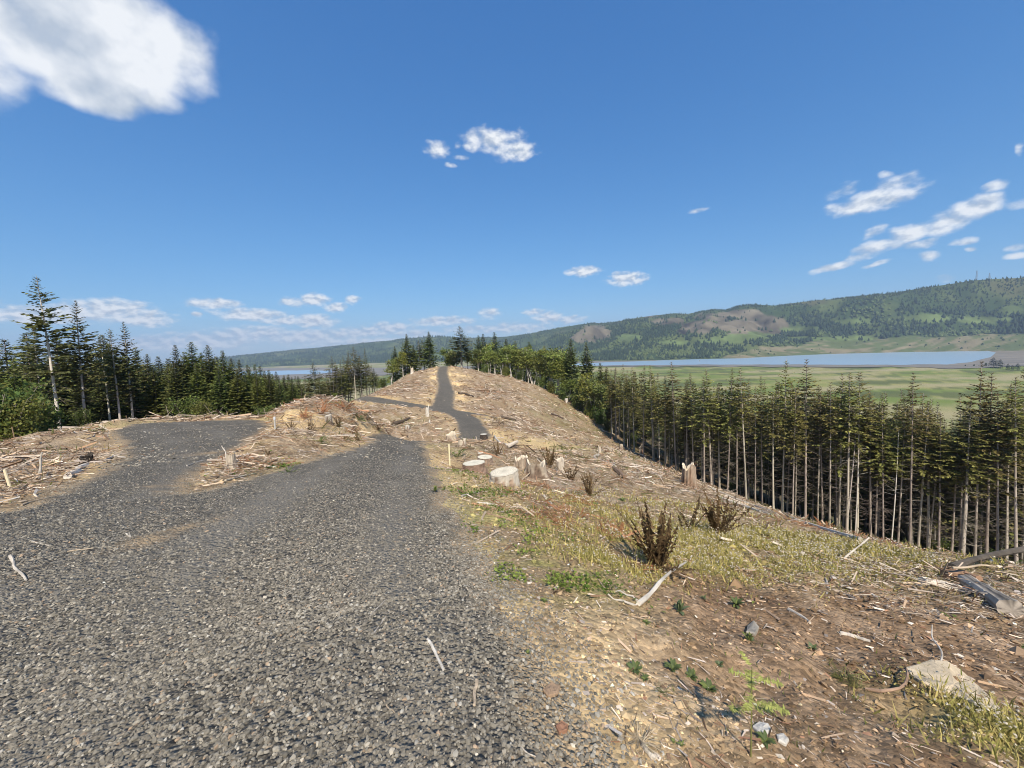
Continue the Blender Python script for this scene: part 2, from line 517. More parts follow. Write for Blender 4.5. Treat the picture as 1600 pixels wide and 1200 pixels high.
def build_sky():
    nt = world.node_tree
    for n in list(nt.nodes): nt.nodes.remove(n)
    out = nt.nodes.new('ShaderNodeOutputWorld')
    sky = nt.nodes.new('ShaderNodeTexSky')
    sky.sky_type = 'NISHITA'
    sky.sun_disc = False
    sky.sun_elevation = SUN_EL
    sky.sun_rotation = SUN_AZ
    sky.altitude = 50.0
    sky.air_density = 1.0
    sky.dust_density = 0.2
    sky.ozone_density = 4.0
    skyc = sky.outputs[0]
    # the camera's own rendering of a clear sky: deeper, more even blue than the physical model
    sp = N(nt, 'ShaderNodeSeparateColor', {0: skyc})
    ch = []
    for i, (k, g) in enumerate(((.43, 1.0), (.55, .73), (.71, .53))):
        v = math_n(nt, 'MULTIPLY', sp.outputs[i], SKY_STRENGTH)
        ch.append(math_n(nt, 'MULTIPLY', math_n(nt, 'POWER', v, g), k / SKY_STRENGTH))
    skyc = N(nt, 'ShaderNodeCombineColor', {0: ch[0], 1: ch[1], 2: ch[2]}).outputs[0]
    gen = N(nt, 'ShaderNodeTexCoord').outputs['Generated']
    sep = N(nt, 'ShaderNodeSeparateXYZ', {0: gen})
    az = math_n(nt, 'ARCTAN2', sep.outputs[0], sep.outputs[1])
    el = math_n(nt, 'ARCSINE', sep.outputs[2])

    def angles(px, py):
        d = ray(px, py)
        return math.atan2(d[0], d[1]), math.asin(d[2])

    def layer(blobs, scale, warp, amp, lo, hi, stretch, seed, shade, az=az):
        """coverage 0..1 and a light term of one family of clouds"""
        P0 = N(nt, 'ShaderNodeCombineXYZ', {0: az, 1: el, 2: 0.0}).outputs[0]

        Ps = N(nt, 'ShaderNodeVectorMath', {0: P0, 1: (1.0, stretch, 1.0)}, operation='MULTIPLY').outputs[0]
        Ps = N(nt, 'ShaderNodeVectorMath', {0: Ps, 1: (seed, seed * 1.7, 0)}, operation='ADD').outputs[0]
        wn = N(nt, 'ShaderNodeTexNoise', {'Vector': Ps, 'Scale': scale * 0.55, 'Detail': 2.0, 'Roughness': .55}, noise_dimensions='2D')
        w = N(nt, 'ShaderNodeVectorMath', {0: wn.outputs['Color'], 1: (0.5, 0.5, 0.5)}, operation='SUBTRACT').outputs[0]
        w = N(nt, 'ShaderNodeVectorMath', {0: w, 1: (warp, warp / stretch, 0)}, operation='MULTIPLY').outputs[0]
        Pw = N(nt, 'ShaderNodeVectorMath', {0: P0, 1: w}, operation='ADD').outputs[0]
        nz = N(nt, 'ShaderNodeTexNoise', {'Vector': Ps, 'Scale': scale, 'Detail': 6.0, 'Roughness': .52}, noise_dimensions='2D').outputs[0]
        Pu = N(nt, 'ShaderNodeVectorMath', {0: Ps, 1: (0.20 / scale, 0.50 / scale, 0)}, operation='ADD').outputs[0]
        nu = N(nt, 'ShaderNodeTexNoise', {'Vector': Pu, 'Scale': scale, 'Detail': 4.0, 'Roughness': .52}, noise_dimensions='2D').outputs[0]
        D = None; nb = 1
        for (px, py, hw, hh, rot, g) in blobs:
            a0, e0 = angles(px, py)
            a1, _ = angles(px + hw, py); _, e1 = angles(px, py - hh)
            rx, ry = abs(a1 - a0), abs(e1 - e0)
            if D is not None and nb % 5 == 0:      # keeps the puffs in order, so few values are held at a time
                Pw = N(nt, 'ShaderNodeVectorMath', {0: D, 1: (1e-9, 1e-9, 0), 2: Pw}, operation='MULTIPLY_ADD').outputs[0]
            nb += 1
            if rot == 0:
                mp = N(nt, 'ShaderNodeVectorMath', {0: Pw, 1: (1 / rx, 1 / ry, 0), 2: (-a0 / rx, -e0 / ry, 0)}, operation='MULTIPLY_ADD').outputs[0]
            else:
                ca, sa = math.cos(R(rot)), math.sin(R(rot))
                dl = N(nt, 'ShaderNodeVectorMath', {0: Pw, 1: (a0, e0, 0)}, operation='SUBTRACT').outputs[0]
                u_ = N(nt, 'ShaderNodeVectorMath', {0: dl, 1: (ca / rx, sa / rx, 0)}, operation='DOT_PRODUCT').outputs['Value']
                v_ = N(nt, 'ShaderNodeVectorMath', {0: dl, 1: (-sa / ry, ca / ry, 0)}, operation='DOT_PRODUCT').outputs['Value']
                mp = N(nt, 'ShaderNodeCombineXYZ', {0: u_, 1: v_, 2: 0.0}).outputs[0]
            q = N(nt, 'ShaderNodeVectorMath', {0: mp, 1: mp}, operation='DOT_PRODUCT').outputs['Value']
            v = math_n(nt, 'SUBTRACT', g, q)
            D = v if D is None else math_n(nt, 'SMOOTH_MAX', D, v, 0.25)
        D = math_n(nt, 'MAXIMUM', D, -3.0)
        T = math_n(nt, 'MULTIPLY_ADD', math_n(nt, 'SUBTRACT', nz, 0.5), amp, D)
        alpha = N(nt, 'ShaderNodeMapRange', {0: T, 1: lo, 2: hi, 3: 0.0, 4: 1.0}, interpolation_type='SMOOTHSTEP').outputs[0]
        # thick middles are greyer than the thin bright rims; billows catch the sun on their upper right
        relief = math_n(nt, 'SUBTRACT', nz, nu)
        lit = math_n(nt, 'MULTIPLY_ADD', relief, 3.0, 0.60)
        lit = math_n(nt, 'MULTIPLY_ADD', math_n(nt, 'SUBTRACT', T, .9), shade, lit, clamp=True)
        return alpha, lit

    big = [(40, 30, 200, 98, 0, 1.0), (200, 62, 140, 98, 0, 1.0), (150, 135, 112, 54, 0, .95), (275, 72, 76, 76, 0, .9), (250, 160, 62, 34, 0, .7), (190, 170, 50, 30, 0, .7), (60, 90, 110, 50, 0, .9), (-160, 40, 220, 110, 0, 1.0), (60, -30, 260, 70, 0, 1.0)]
    mid = [(770, 218, 46, 18, 0, 1.0), (805, 236, 36, 19, 0, .95), (740, 226, 24, 11, 0, .5), (683, 234, 19, 15, 0, .9), (703, 258, 9, 6, 0, .5), (722, 246, 18, 7, 0, .25), (714, 228, 8, 9, 0, .2),
           (1365, 314, 70, 20, 5, .95), (1395, 290, 42, 15, 8, .6), (1312, 300, 32, 10, 12, .55), (1385, 274, 16, 8, 0, .3), (1320, 325, 36, 12, 0, .7),
           (1525, 325, 50, 18, 10, .95), (1480, 348, 46, 18, 8, .95), (1425, 362, 48, 14, 6, .9), (1365, 364, 24, 8, 20, .5), (1375, 386, 46, 13, 6, .95), (1345, 400, 30, 8, 10, .7), (1440, 380, 34, 8, 6, .6), (1305, 416, 40, 7, 10, .9), (1370, 413, 30, 5, 6, .6), (1450, 399, 22, 9, 0, .8), (1505, 377, 26, 6, 5, .75), (1520, 388, 12, 6, 0, .5),
           (1560, 292, 26, 10, 14, .6), (1590, 320, 36, 9, 14, .35), (1592, 385, 22, 9, 0, .7), (1590, 400, 26, 7, 0, .8), (1600, 230, 12, 14, 0, .5), (1475, 436, 24, 8, 0, .5),
           (1090, 331, 16, 6, 0, .6), (1730, 350, 90, 40, 10, 1.0), (1900, 300, 120, 50, 5, 1.0)]
    small = [(170, 486, 70, 19, 0, 1.18), (110, 490, 60, 17, 0, 1.18), (50, 493, 70, 15, 0, 1.13), (225, 497, 46, 15, 0, 1.18), (-120, 480, 110, 26, 0, 1.18), (335, 474, 44, 8, 0, 1.13), (395, 492, 56, 10, -2, 1.18),
             (440, 500, 42, 9, 0, 0.98), (492, 468, 24, 10, 0, 1.18), (458, 472, 22, 8, 0, 0.88), (524, 480, 18, 8, 0, 1.08), (552, 468, 13, 7, 0, 0.98), (490, 502, 36, 11, 0, 1.13),
             (912, 424, 28, 8, 0, 1.13), (980, 436, 29, 11, 0, 1.18), (965, 432, 12, 8, 0, 0.88), (308, 492, 9, 5, 0, 0.88),
             (480, 526, 90, 14, 0, 0.93), (400, 522, 70, 14, 0, 0.88), (570, 520, 60, 10, 0, 0.88), (610, 512, 44, 9, 0, 0.88), (690, 502, 50, 8, 0, 1.08), (765, 489, 19, 9, 0, 0.93),
             (835, 488, 18, 6, 0, 0.93), (858, 496, 24, 10, 0, 1.03), (805, 512, 62, 9, 0, 0.73), (330, 533, 90, 16, 0, 0.88), (890, 499, 28, 7, 0, 0.83), (740, 515, 60, 8, 0, 0.68), (240, 538, 90, 14, 0, 0.83), (560, 534, 120, 9, 0, 0.73), (650, 522, 50, 8, 0, 0.78)]
    bright = [tuple(v / SKY_STRENGTH for v in c) for c in ((0.40, 0.455, 0.53), (0.73, 0.745, 0.76))]

    def shader(a, l, k):
        c = mixc(nt, math_n(nt, 'MULTIPLY', a, k), skyc, mixc(nt, l, bright[0], bright[1]))
        return N(nt, 'ShaderNodeBackground', {'Color': c, 'Strength': SKY_STRENGTH}).outputs[0]

    def box(lo_az=None, hi_az=None, lo_el=None, hi_el=None):
        f = None
        for v, op, src in ((lo_az, 'GREATER_THAN', az), (hi_az, 'LESS_THAN', az), (lo_el, 'GREATER_THAN', el), (hi_el, 'LESS_THAN', el)):
            if v is None: continue
            t = math_n(nt, op, src, v)
            f = t if f is None else math_n(nt, 'MULTIPLY', f, t)
        return f

    A = lambda px: angles(px, 400)[0]
    # each family keeps to its own part of the sky; the rest is clear
    m_big = box(None, A(430), .28, None)
    m_small = box(None, A(1035), None, .235)
    m_mid = math_n(nt, 'MAXIMUM', box(A(1040), None, None, .47), box(A(600), A(900), .33, .62))
    S = N(nt, 'ShaderNodeBackground', {'Color': skyc, 'Strength': SKY_STRENGTH}).outputs[0]
    S = N(nt, 'ShaderNodeMixShader', {0: m_small, 1: S, 2: shader(*layer(small, 46.0, 0.016, 2.1, -.5, 1.25, 1.9, 12.0, .1), .95)}).outputs[0]
    S = N(nt, 'ShaderNodeMixShader', {0: m_mid, 1: S, 2: shader(*layer(mid, 30.0, 0.028, 2.1, -.5, 1.15, 1.7, 7.0, .0), .94)}).outputs[0]
    S = N(nt, 'ShaderNodeMixShader', {0: m_big, 1: S, 2: shader(*layer(big, 8.0, 0.075, 1.8, -.2, .75, 1.3, 3.7, -.22), .93)}).outputs[0]
    nt.links.new(S, out.inputs[0])


build_sky()
world.cycles.sampling_method = 'MANUAL'
world.cycles.sample_map_resolution = 512
# ------------------------------------------------------------------ ground
# the stand of conifers on the right: its edge runs down the clearcut
_edge_px = [948, 1000, 1050, 1100, 1200, 1300, 1450, 1600]
_edge_Y = [84, 67, 58, 53, 48, 46, 42, 38]


def edge_Y(px):
    return float(np.interp(px, _edge_px, _edge_Y))


def edge_pt(px, dY=0.0):
    Y = edge_Y(px) + dY
    d = ray(px, 700)
    return np.array([d[0] / d[1] * Y, Y])


_stand = np.array([edge_pt(p) for p in range(948, 1620, 24)] + [(60, 30), (70, 15), (150, 20), (170, 120), (90, 160), (45, 150), (28, 118)])
_lw = [at(-60, 700, 22)[:2], at(0, 700, 26)[:2], at(97, 680, 29)[:2], at(200, 665, 35)[:2], at(330, 655, 36)[:2], at(440, 650, 40)[:2], at(500, 640, 62)[:2], at(590, 630, 82)[:2], at(640, 600, 122)[:2]]
_leftwood = np.array(_lw + [(-30, 170), (-110, 140), (-130, 30), (-60, 5)])
_alder = np.array([at(745, 580, 121)[:2], at(800, 590, 117)[:2], at(850, 608, 113)[:2], at(905, 645, 103)[:2], at(950, 672, 93)[:2], (60, 150), (0, 170), (-12, 140)])


def blot(x, y, px, py, rad, sx=1.0):
    h = hit(px, py)
    return np.exp(-(((x - h[0]) / (rad * sx)) ** 2 + ((y - h[1]) / rad) ** 2))


GREEN = [  # photograph column, row, radius (m), strength: green patches on the cut ground
    (840, 900, .4, 1.0), (870, 905, .35, .8), (815, 850, .45, .7), (745, 808, .6, .7), (700, 770, .8, .5), (680, 735, 1.2, .6), (770, 780, .6, .4),
    (900, 860, .5, .35), (690, 700, 1.4, .5), (640, 655, 2.5, .35), (880, 640, 6, .55), (860, 655, 5, .4), (760, 655, 3, .35), (450, 730, .9, .4), (395, 660, 1.6, .5),
    (440, 645, 2.0, .5), (230, 662, 2.0, .5), (900, 700, 6, .25), (960, 730, 5, .25)]
DRYWEED = [(1120, 850, 1.1, 1.0), (1200, 860, 1.2, 1.0), (1300, 860, 1.1, 1.0), (1400, 875, .9, .9), (980, 860, .8, .8), (1060, 790, 1.6, .5), (960, 800, 1.2, .6), (1560, 1150, .35, 1.0), (940, 880, .4, .7), (1240, 840, 1.2, .9), (1080, 880, .6, .9)]


def zones(x, y, sd):
    x = np.asarray(x); y = np.asarray(y)
    r = np.hypot(x, y)
    C = np.zeros((len(x), 3))
    n1 = fbm(x * .35, y * .35, 51, 4); n2 = fbm(x * 1.6, y * 1.6, 52, 4); n3 = fbm(x * 6, y * 6, 53, 3)
    tan = np.array([.27, .195, .115]); pink = np.array([.34, .26, .185]); brown = np.array([.20, .125, .070]); sand = np.array([.56, .40, .20])
    C[:] = tan
    C += (pink - C) * sstep(n2, -.2, .9)[:, None]
    C += (brown - C) * (sstep(n1 + n3 * .4, .0, .9) * .55)[:, None]
    # bare brown soil near the viewer on the right
    soil = sstep(x + y * .12, .3, 2.0) * (1 - sstep(r, 5, 9))
    sc = brown * 1.0 + (np.array([.36, .245, .15]) - brown) * sstep(n2 + .6 * n3, -.6, .7)[:, None]
    C += (sc - C) * (soil * .9)[:, None]
    # paler scraped earth beside the tracks
    band = sstep(sd, -1.6 - .02 * r, -.05) * sstep(n2 + n1, -.5, .4) * (1 - .6 * soil)
    C += (sand - C) * (band * .75)[:, None]
    for px, py, rad, k in [(712, 600, 2.6, 1), (714, 585, 3.0, 1), (712, 622, 2.2, .9), (680, 592, 1.8, .7), (820, 690, 4, .6), (850, 695, 4, .6), (770, 675, 2, .4), (520, 690, 2, .5), (450, 672, 1.8, .6), (480, 672, 1.4, .6)]:
        C += (sand * 1.05 - C) * np.clip(1.5 * blot(x, y, px, py, rad) * k * sstep(n2, -1.1, .2), 0, 1)[:, None]
    g1 = np.array([.115, .16, .035]); g2 = np.array([.22, .215, .06])
    for px, py, rad, k in GREEN:
        w = blot(x, y, px, py, rad, 1.4) * k * sstep(n2 + n3 * .6, -.7, .5)
        C += (g1 + (g2 - g1) * sstep(n3, -.5, .6)[:, None] - C) * (w * .8)[:, None]
    for px, py, rad, k in DRYWEED:
        w = blot(x, y, px, py, rad, 1.5) * k * sstep(n2, -.9, .3)
        C += (np.array([.27, .225, .07]) - C) * (w * .75)[:, None]
    for px, py, rad, k in [(712, 600, 2.2, 1), (715, 585, 2.6, 1), (713, 615, 2.0, 1), (681, 590, 1.5, .9), (684, 580, 1.5, .9)]:
        C += (np.array([.74, .53, .27]) - C) * np.clip(1.7 * blot(x, y, px, py, rad) * k * sstep(n2, -1.2, .0), 0, 1)[:, None]
    olive = sstep(x - 2 + .0 * y, 0, 14) * sstep(y, 26, 45) * (1 - sstep(r, 120, 150)) * sstep(n1 + n2, -.6, .6)
    C += (np.array([.17, .155, .06]) - C) * (olive * .55)[:, None]
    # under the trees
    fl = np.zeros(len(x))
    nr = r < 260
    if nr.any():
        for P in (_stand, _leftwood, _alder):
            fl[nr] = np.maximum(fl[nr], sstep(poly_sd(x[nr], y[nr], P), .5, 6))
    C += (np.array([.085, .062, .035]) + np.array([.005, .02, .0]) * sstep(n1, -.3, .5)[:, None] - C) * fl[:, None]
    # the valley floor: marsh, pasture and mud
    far = sstep(r, 170, 260)
    m1 = fbm(x / 70, y / 26, 61, 5) * 1.3; m2 = fbm(x / 170, y / 60, 62, 5) * 1.3
    marsh = np.array([.135, .172, .040])[None] + (np.array([.25, .235, .082]) - np.array([.135, .172, .040])) * sstep(m1, -.5, .5)[:, None]
    marsh = marsh + (np.array([.30, .255, .145]) - marsh) * (sstep(m2, .15, .75) * .8)[:, None]
    marsh = marsh + (np.array([.065, .085, .03]) - marsh) * (sstep(m1 - m2, .28, .6) * .8)[:, None]
    over = sstep(y + .25 * x, 1500, 1750)
    f1 = np.array([.20, .21, .075]) + (np.array([.29, .25, .15]) - np.array([.20, .21, .075])) * sstep(m2 + .5 * m1, -.2, .5)[:, None]
    marsh = marsh + (f1 - marsh) * over[:, None]
    C += (marsh - C) * far[:, None]
    return np.clip(C, .01, .9)


mt_ground, nt, out = new_mat('clearcut_soil')
_c = N(nt, 'ShaderNodeAttribute', attribute_name='Col').outputs['Color']
_p = N(nt, 'ShaderNodeTexCoord').outputs['Object']
_n1 = N(nt, 'ShaderNodeTexNoise', {'Vector': _p, 'Scale': 9.0, 'Detail': 8.0, 'Roughness': .75}).outputs[0]
_n2 = N(nt, 'ShaderNodeTexVoronoi', {'Vector': _p, 'Scale': 26.0, 'Randomness': 1.0})
_f = math_n(nt, 'MULTIPLY_ADD', _n1, 1.5, .28)
_c = mixc(nt, 1.0, _c, N(nt, 'ShaderNodeCombineColor', {0: _f, 1: _f, 2: _f}).outputs[0], 'MULTIPLY')
_cell = N(nt, 'ShaderNodeSeparateColor', {0: _n2.outputs['Color']}).outputs[0]
_fc = math_n(nt, 'MULTIPLY_ADD', _cell, .7, .68)
_c = mixc(nt, 1.0, _c, N(nt, 'ShaderNodeCombineColor', {0: _fc, 1: _fc, 2: _fc}).outputs[0], 'MULTIPLY')
_b = N(nt, 'ShaderNodeBsdfPrincipled', {'Base Color': _c, 'Roughness': .95, 'Specular IOR Level': .1})
_h = math_n(nt, 'ADD', math_n(nt, 'MULTIPLY', _n1, 1.0), math_n(nt, 'MULTIPLY', _n2.outputs['Distance'], -.5))
nt.links.new(N(nt, 'ShaderNodeBump', {'Height': _h, 'Strength': .7, 'Distance': .05}).outputs[0], _b.inputs['Normal'])
nt.links.new(_b.outputs[0], out.inputs[0])

# one sheet, fine near the viewer, out to the horizon
_rad = np.concatenate([[.05], np.geomspace(.5, 30, 135), np.geomspace(30.9, 330, 110), np.geomspace(336, 2600, 80), np.geomspace(2700, 8300, 16)])
_front = np.linspace(-66, 66, 360); _back = np.linspace(66, 294, 96)[1:-1]
_ang = np.radians(np.concatenate([_front, _back]))
_rr, _aa = np.meshgrid(_rad, _ang, indexing='ij')
_x = (_rr * np.sin(_aa)).ravel(); _y = (_rr * np.cos(_aa)).ravel()
_sd = road_sd(_x, _y)
_z = terr(_x, _y, _sd)
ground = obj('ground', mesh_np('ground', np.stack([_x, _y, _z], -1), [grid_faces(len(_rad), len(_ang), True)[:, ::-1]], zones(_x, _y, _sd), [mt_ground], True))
tag(ground, 'tan logged hillside falling to a flat green marsh valley', kind='structure')

# ------------------------------------------------------------------ gravel sheets
mt_gravel, nt, out = new_mat('crushed_rock')
_p = N(nt, 'ShaderNodeTexCoord').outputs['Object']
_v = N(nt, 'ShaderNodeTexVoronoi', {'Vector': _p, 'Scale': 30.0})
_v2 = N(nt, 'ShaderNodeTexVoronoi', {'Vector': _p, 'Scale': 62.0})
_cell = N(nt, 'ShaderNodeSeparateColor', {0: _v.outputs['Color']})
_big = N(nt, 'ShaderNodeTexNoise', {'Vector': _p, 'Scale': .55, 'Detail': 6.0, 'Roughness': .6}).outputs[0]
_c = ramp(nt, _cell.outputs[0], [(0, (.072, .063, .049)), (.5, (.138, .121, .094)), (.85, (.20, .178, .14)), (.95, (.24, .21, .165)), (1, (.31, .24, .16))])
_d = math_n(nt, 'MULTIPLY_ADD', _v2.outputs['Distance'], -.8, 1.15)
_mid = N(nt, 'ShaderNodeTexNoise', {'Vector': _p, 'Scale': 5.0, 'Detail': 8.0, 'Roughness': .8}).outputs[0]
_g = math_n(nt, 'MULTIPLY', math_n(nt, 'MULTIPLY', _d, math_n(nt, 'MULTIPLY_ADD', _big, .7, .70)), math_n(nt, 'MULTIPLY_ADD', _mid, 1.5, .38))
_c = mixc(nt, 1.0, _c, N(nt, 'ShaderNodeCombineColor', {0: _g, 1: _g, 2: _g}).outputs[0], 'MULTIPLY')
_rt = N(nt, 'ShaderNodeAttribute', attribute_name='rut').outputs['Fac']
_c = mixc(nt, math_n(nt, 'MULTIPLY', _rt, .75), _c, (.215, .19, .15))
_w = N(nt, 'ShaderNodeAttribute', attribute_name='sandy').outputs['Fac']
_c = mixc(nt, _w, _c, (.42, .30, .17))
_b = N(nt, 'ShaderNodeBsdfPrincipled', {'Base Color': _c, 'Roughness': .85, 'Specular IOR Level': .3})
_h = math_n(nt, 'ADD', math_n(nt, 'MULTIPLY', _v.outputs['Distance'], -1.0), math_n(nt, 'MULTIPLY', _v2.outputs['Distance'], -.5))
nt.links.new(N(nt, 'ShaderNodeBump', {'Height': _h, 'Strength': 1.0, 'Distance': .03}).outputs[0], _b.inputs['Normal'])
nt.links.new(_b.outputs[0], out.inputs[0])

SANDY = [(275, 832, .5, .09), (255, 842, .3, .08), (240, 850, .2, .07), (340, 708, 1.0, .35), (250, 762, .3, .2)]   # worn streaks where the soil shows


# wheel ruts follow the right hand edge of the main road and the left bend to the landing
_redge = [tuple(_yard[i]) + (0.0,) for i in range(1, 11)]
_ledge = [tuple(_yard[i]) + (0.0,) for i in range(27, 33)]
_redge = [(.75, -1.0, 0.0)] + _redge


def ruts(x, y):
    d = -line_sd(x, y, _redge) + .12 * fbm(x * .5, y * .5, 75, 2)
    d2 = -line_sd(x, y, _ledge) + .15 * fbm(x * .5, y * .5, 76, 2)
    w = np.exp(-((d - .75) / .28) ** 2) + np.exp(-((d - 2.35) / .3) ** 2) + .7 * np.exp(-((d2 - 1.3) / .3) ** 2) + .7 * np.exp(-((d2 - 2.9) / .3) ** 2)
    return np.clip(w * sstep(fbm(x * .9, y * .9, 77, 3), -.9, .4), 0, 1)


def gravel_sheet(name, radii, angs, label, keep):
    rr, aa = np.meshgrid(radii, angs, indexing='ij')
    x = (rr * np.sin(aa)).ravel(); y = (rr * np.cos(aa)).ravel()
    sd = road_sd(x, y)
    F = grid_faces(len(radii), len(angs), False)[:, ::-1]
    ok = (sd > -.22) & keep(x, y)
    F = F[ok[F].all(1)]
    used = np.unique(F); remap = np.full(len(x), -1); remap[used] = np.arange(len(used))
    x, y, sd = x[used], y[used], sd[used]
    r = np.hypot(x, y)
    sandy = np.zeros(len(x))
    for px, py, ln, wd in SANDY:
        h = hit(px, py)
        d = np.array([.42, .9]) if px < 300 else np.array([.2, .98])
        d = d / np.hypot(*d)
        u = (x - h[0]) * d[0] + (y - h[1]) * d[1]; v = -(x - h[0]) * d[1] + (y - h[1]) * d[0]
        sandy = np.maximum(sandy, np.exp(-(u / ln) ** 2 - (v / wd) ** 2) * sstep(fbm(x * 5, y * 5, 71, 3), -.7, .3))
    edge = (1 - sstep(sd + .12 * fbm(x * 7, y * 7, 72, 3), .0, .30 + .004 * r)) * .95
    o = obj(name, mesh_np(name, np.stack([x, y, road_z(x, y, sd)], -1), [remap[F]], None, [mt_gravel], True, attr={'sandy': np.clip(np.maximum(sandy, edge), 0, .9), 'rut': ruts(x, y)}))
    return tag(o, label, kind='structure')


gravel_sheet('gravel_road', np.geomspace(.4, 42, 280), np.radians(np.linspace(-150, 110, 500)), 'dark crushed rock road and landing in the foreground', lambda x, y: y < 38.2)
gravel_sheet('gravel_track', np.geomspace(38, 140, 240), np.radians(np.linspace(-26, 4, 300)), 'narrow gravel track forking and climbing the knoll', lambda x, y: y >= 38.0)

# ------------------------------------------------------------------ water and mud
def plane_poly(name, pix, z, mat, extra=()):
    P = [at_z(px, py, z) for px, py in pix] + [np.array([x, y, z]) for x, y in extra]
    me = bpy.data.meshes.new(name)
    import mathutils.geometry as mg
    tri = mg.tessellate_polygon([[Vector(p) for p in P]])
    me.from_pydata([tuple(p) for p in P], [], tri)
    me.materials.append(mat)
    me.update()
    for pl in me.polygons:
        if pl.normal.z < 0:
            pl.flip()
    return obj(name, me)


mt_water, nt, out = new_mat('river_water')
_p = N(nt, 'ShaderNodeTexCoord').outputs['Object']
_p = N(nt, 'ShaderNodeMapping', {'Vector': _p, 'Scale': (.12, .35, 1)}).outputs[0]
_n = N(nt, 'ShaderNodeTexNoise', {'Vector': _p, 'Scale': 1.0, 'Detail': 6.0, 'Roughness': .6}).outputs[0]
_b = N(nt, 'ShaderNodeBsdfPrincipled', {'Base Color': (.27, .38, .48, 1), 'Roughness': .30, 'IOR': 1.33})
nt.links.new(N(nt, 'ShaderNodeBump', {'Height': _n, 'Strength': .16, 'Distance': 1.0}).outputs[0], _b.inputs['Normal'])
nt.links.new(_b.outputs[0], out.inputs[0])

mt_mud, nt, out = new_mat('tidal_mud')
_p = N(nt, 'ShaderNodeTexCoord').outputs['Object']
_n = N(nt, 'ShaderNodeTexNoise', {'Vector': N(nt, 'ShaderNodeMapping', {'Vector': _p, 'Scale': (.006, .03, 1)}).outputs[0], 'Scale': 1.0, 'Detail': 7.0, 'Roughness': .65}).outputs[0]
_c = ramp(nt, _n, [(.3, (.11, .095, .065)), (.5, (.20, .165, .115)), (.7, (.27, .225, .15))])
_b = N(nt, 'ShaderNodeBsdfPrincipled', {'Base Color': _c, 'Roughness': .55})
nt.links.new(_b.outputs[0], out.inputs[0])


def wiggle(pts, amp, seed):
    """a shoreline with small bends between the given points"""
    rng = random.Random(seed); out = []
    for (ax, ay), (bx, by) in zip(pts[:-1], pts[1:]):
        n = max(1, int(abs(bx - ax) / 14))
        for k in range(n):
            t = k / n
            out.append((ax + (bx - ax) * t, ay + (by - ay) * t + rng.uniform(-amp, amp)))
    return out + [pts[-1]]


_zw = Z_VALLEY + .6
o = plane_poly('mudflat', wiggle([(880, 573), (960, 572.5), (1100, 572.5), (1250, 573.5), (1350, 574), (1420, 573), (1500, 576), (1600, 571), (1750, 560)], .7, 1)
               + wiggle([(1750, 520), (1600, 540), (1560, 541.5), (1480, 540.5), (1380, 540), (1320, 544), (1250, 548.5), (1160, 555.5), (1050, 561), (960, 563), (880, 566)], .5, 2), _zw - .15, mt_mud)
tag(o, 'grey brown tidal mudflat along the river banks', kind='structure')
o = plane_poly('water', wiggle([(890, 571.5), (960, 571), (1100, 569.5), (1250, 569.5), (1400, 569.8), (1480, 569.2), (1515, 566), (1548, 558)], .4, 3)
               + wiggle([(1556, 551), (1545, 548.8), (1450, 549.5), (1340, 550.8), (1200, 554.5), (1120, 559.3), (1050, 562.5), (960, 565.5), (890, 568.5)], .35, 4), _zw, mt_water)
tag(o, 'pale blue river bending past the marsh on the right', kind='structure')
o = plane_poly('mudflat', wiggle([(300, 590), (400, 594), (480, 592), (560, 588), (640, 584), (760, 578), (860, 573)], .6, 5)
               + wiggle([(860, 567), (760, 571.5), (640, 574), (560, 574.5), (480, 574.5), (400, 575), (300, 578)], .3, 6), _zw - .2, mt_mud)
tag(o, 'brown mudflat of the bay beyond the left wood', kind='structure')
o = plane_poly('water', wiggle([(300, 587), (420, 586.5), (480, 584.5), (520, 582.5)], .4, 7)
               + wiggle([(520, 579), (480, 578.5), (420, 579.5), (300, 582)], .3, 8), _zw + .05, mt_water)
tag(o, 'strip of blue bay water seen through the left wood', kind='structure')

# ------------------------------------------------------------------ hills
_sky_px = [(-400, 592), (200, 575), (390, 554), (450, 547.5), (520, 541), (600, 533.5), (640, 528.5), (700, 527.5), (740, 528), (790, 526), (830, 521), (870, 513), (905, 507), (925, 504.5), (940, 505), (960, 503),
           (1000, 496), (1020, 493), (1045, 490.5), (1058, 489.5), (1075, 491), (1100, 486), (1112, 483.5), (1135, 484.5), (1150, 479.5), (1168, 475.5), (1185, 476), (1212, 477.5), (1240, 473.5),
           (1275, 469), (1300, 467.5), (1340, 463), (1375, 459.5), (1400, 457), (1440, 450), (1480, 444.5), (1525, 437.5), (1560, 435.5), (1600, 434), (1700, 432), (2000, 420), (3000, 330)]


def _pa(px, py):
    d = ray(px, py)
    return math.atan2(d[0], d[1]), d[2] / math.hypot(d[0], d[1])


_sky_a = np.array([_pa(*p)[0] for p in _sky_px]); _sky_e = np.array([_pa(*p)[1] for p in _sky_px])
_dist_px = [(-400, 6200, 4200), (390, 5600, 3500), (640, 4700, 2950), (760, 4100, 2500), (900, 3300, 1950), (1000, 3000, 1850), (1160, 2850, 1900), (1230, 2850, 2100), (1300, 2850, 2250), (1450, 2850, 2400), (1600, 2850, 2420), (3000, 2800, 2400)]
_da = np.array([_pa(p[0], 540)[0] for p in _dist_px])


def ridge_r(a): return np.interp(a, _da, [p[1] for p in _dist_px])
def foot_r(a): return np.interp(a, _da, [p[2] for p in _dist_px])


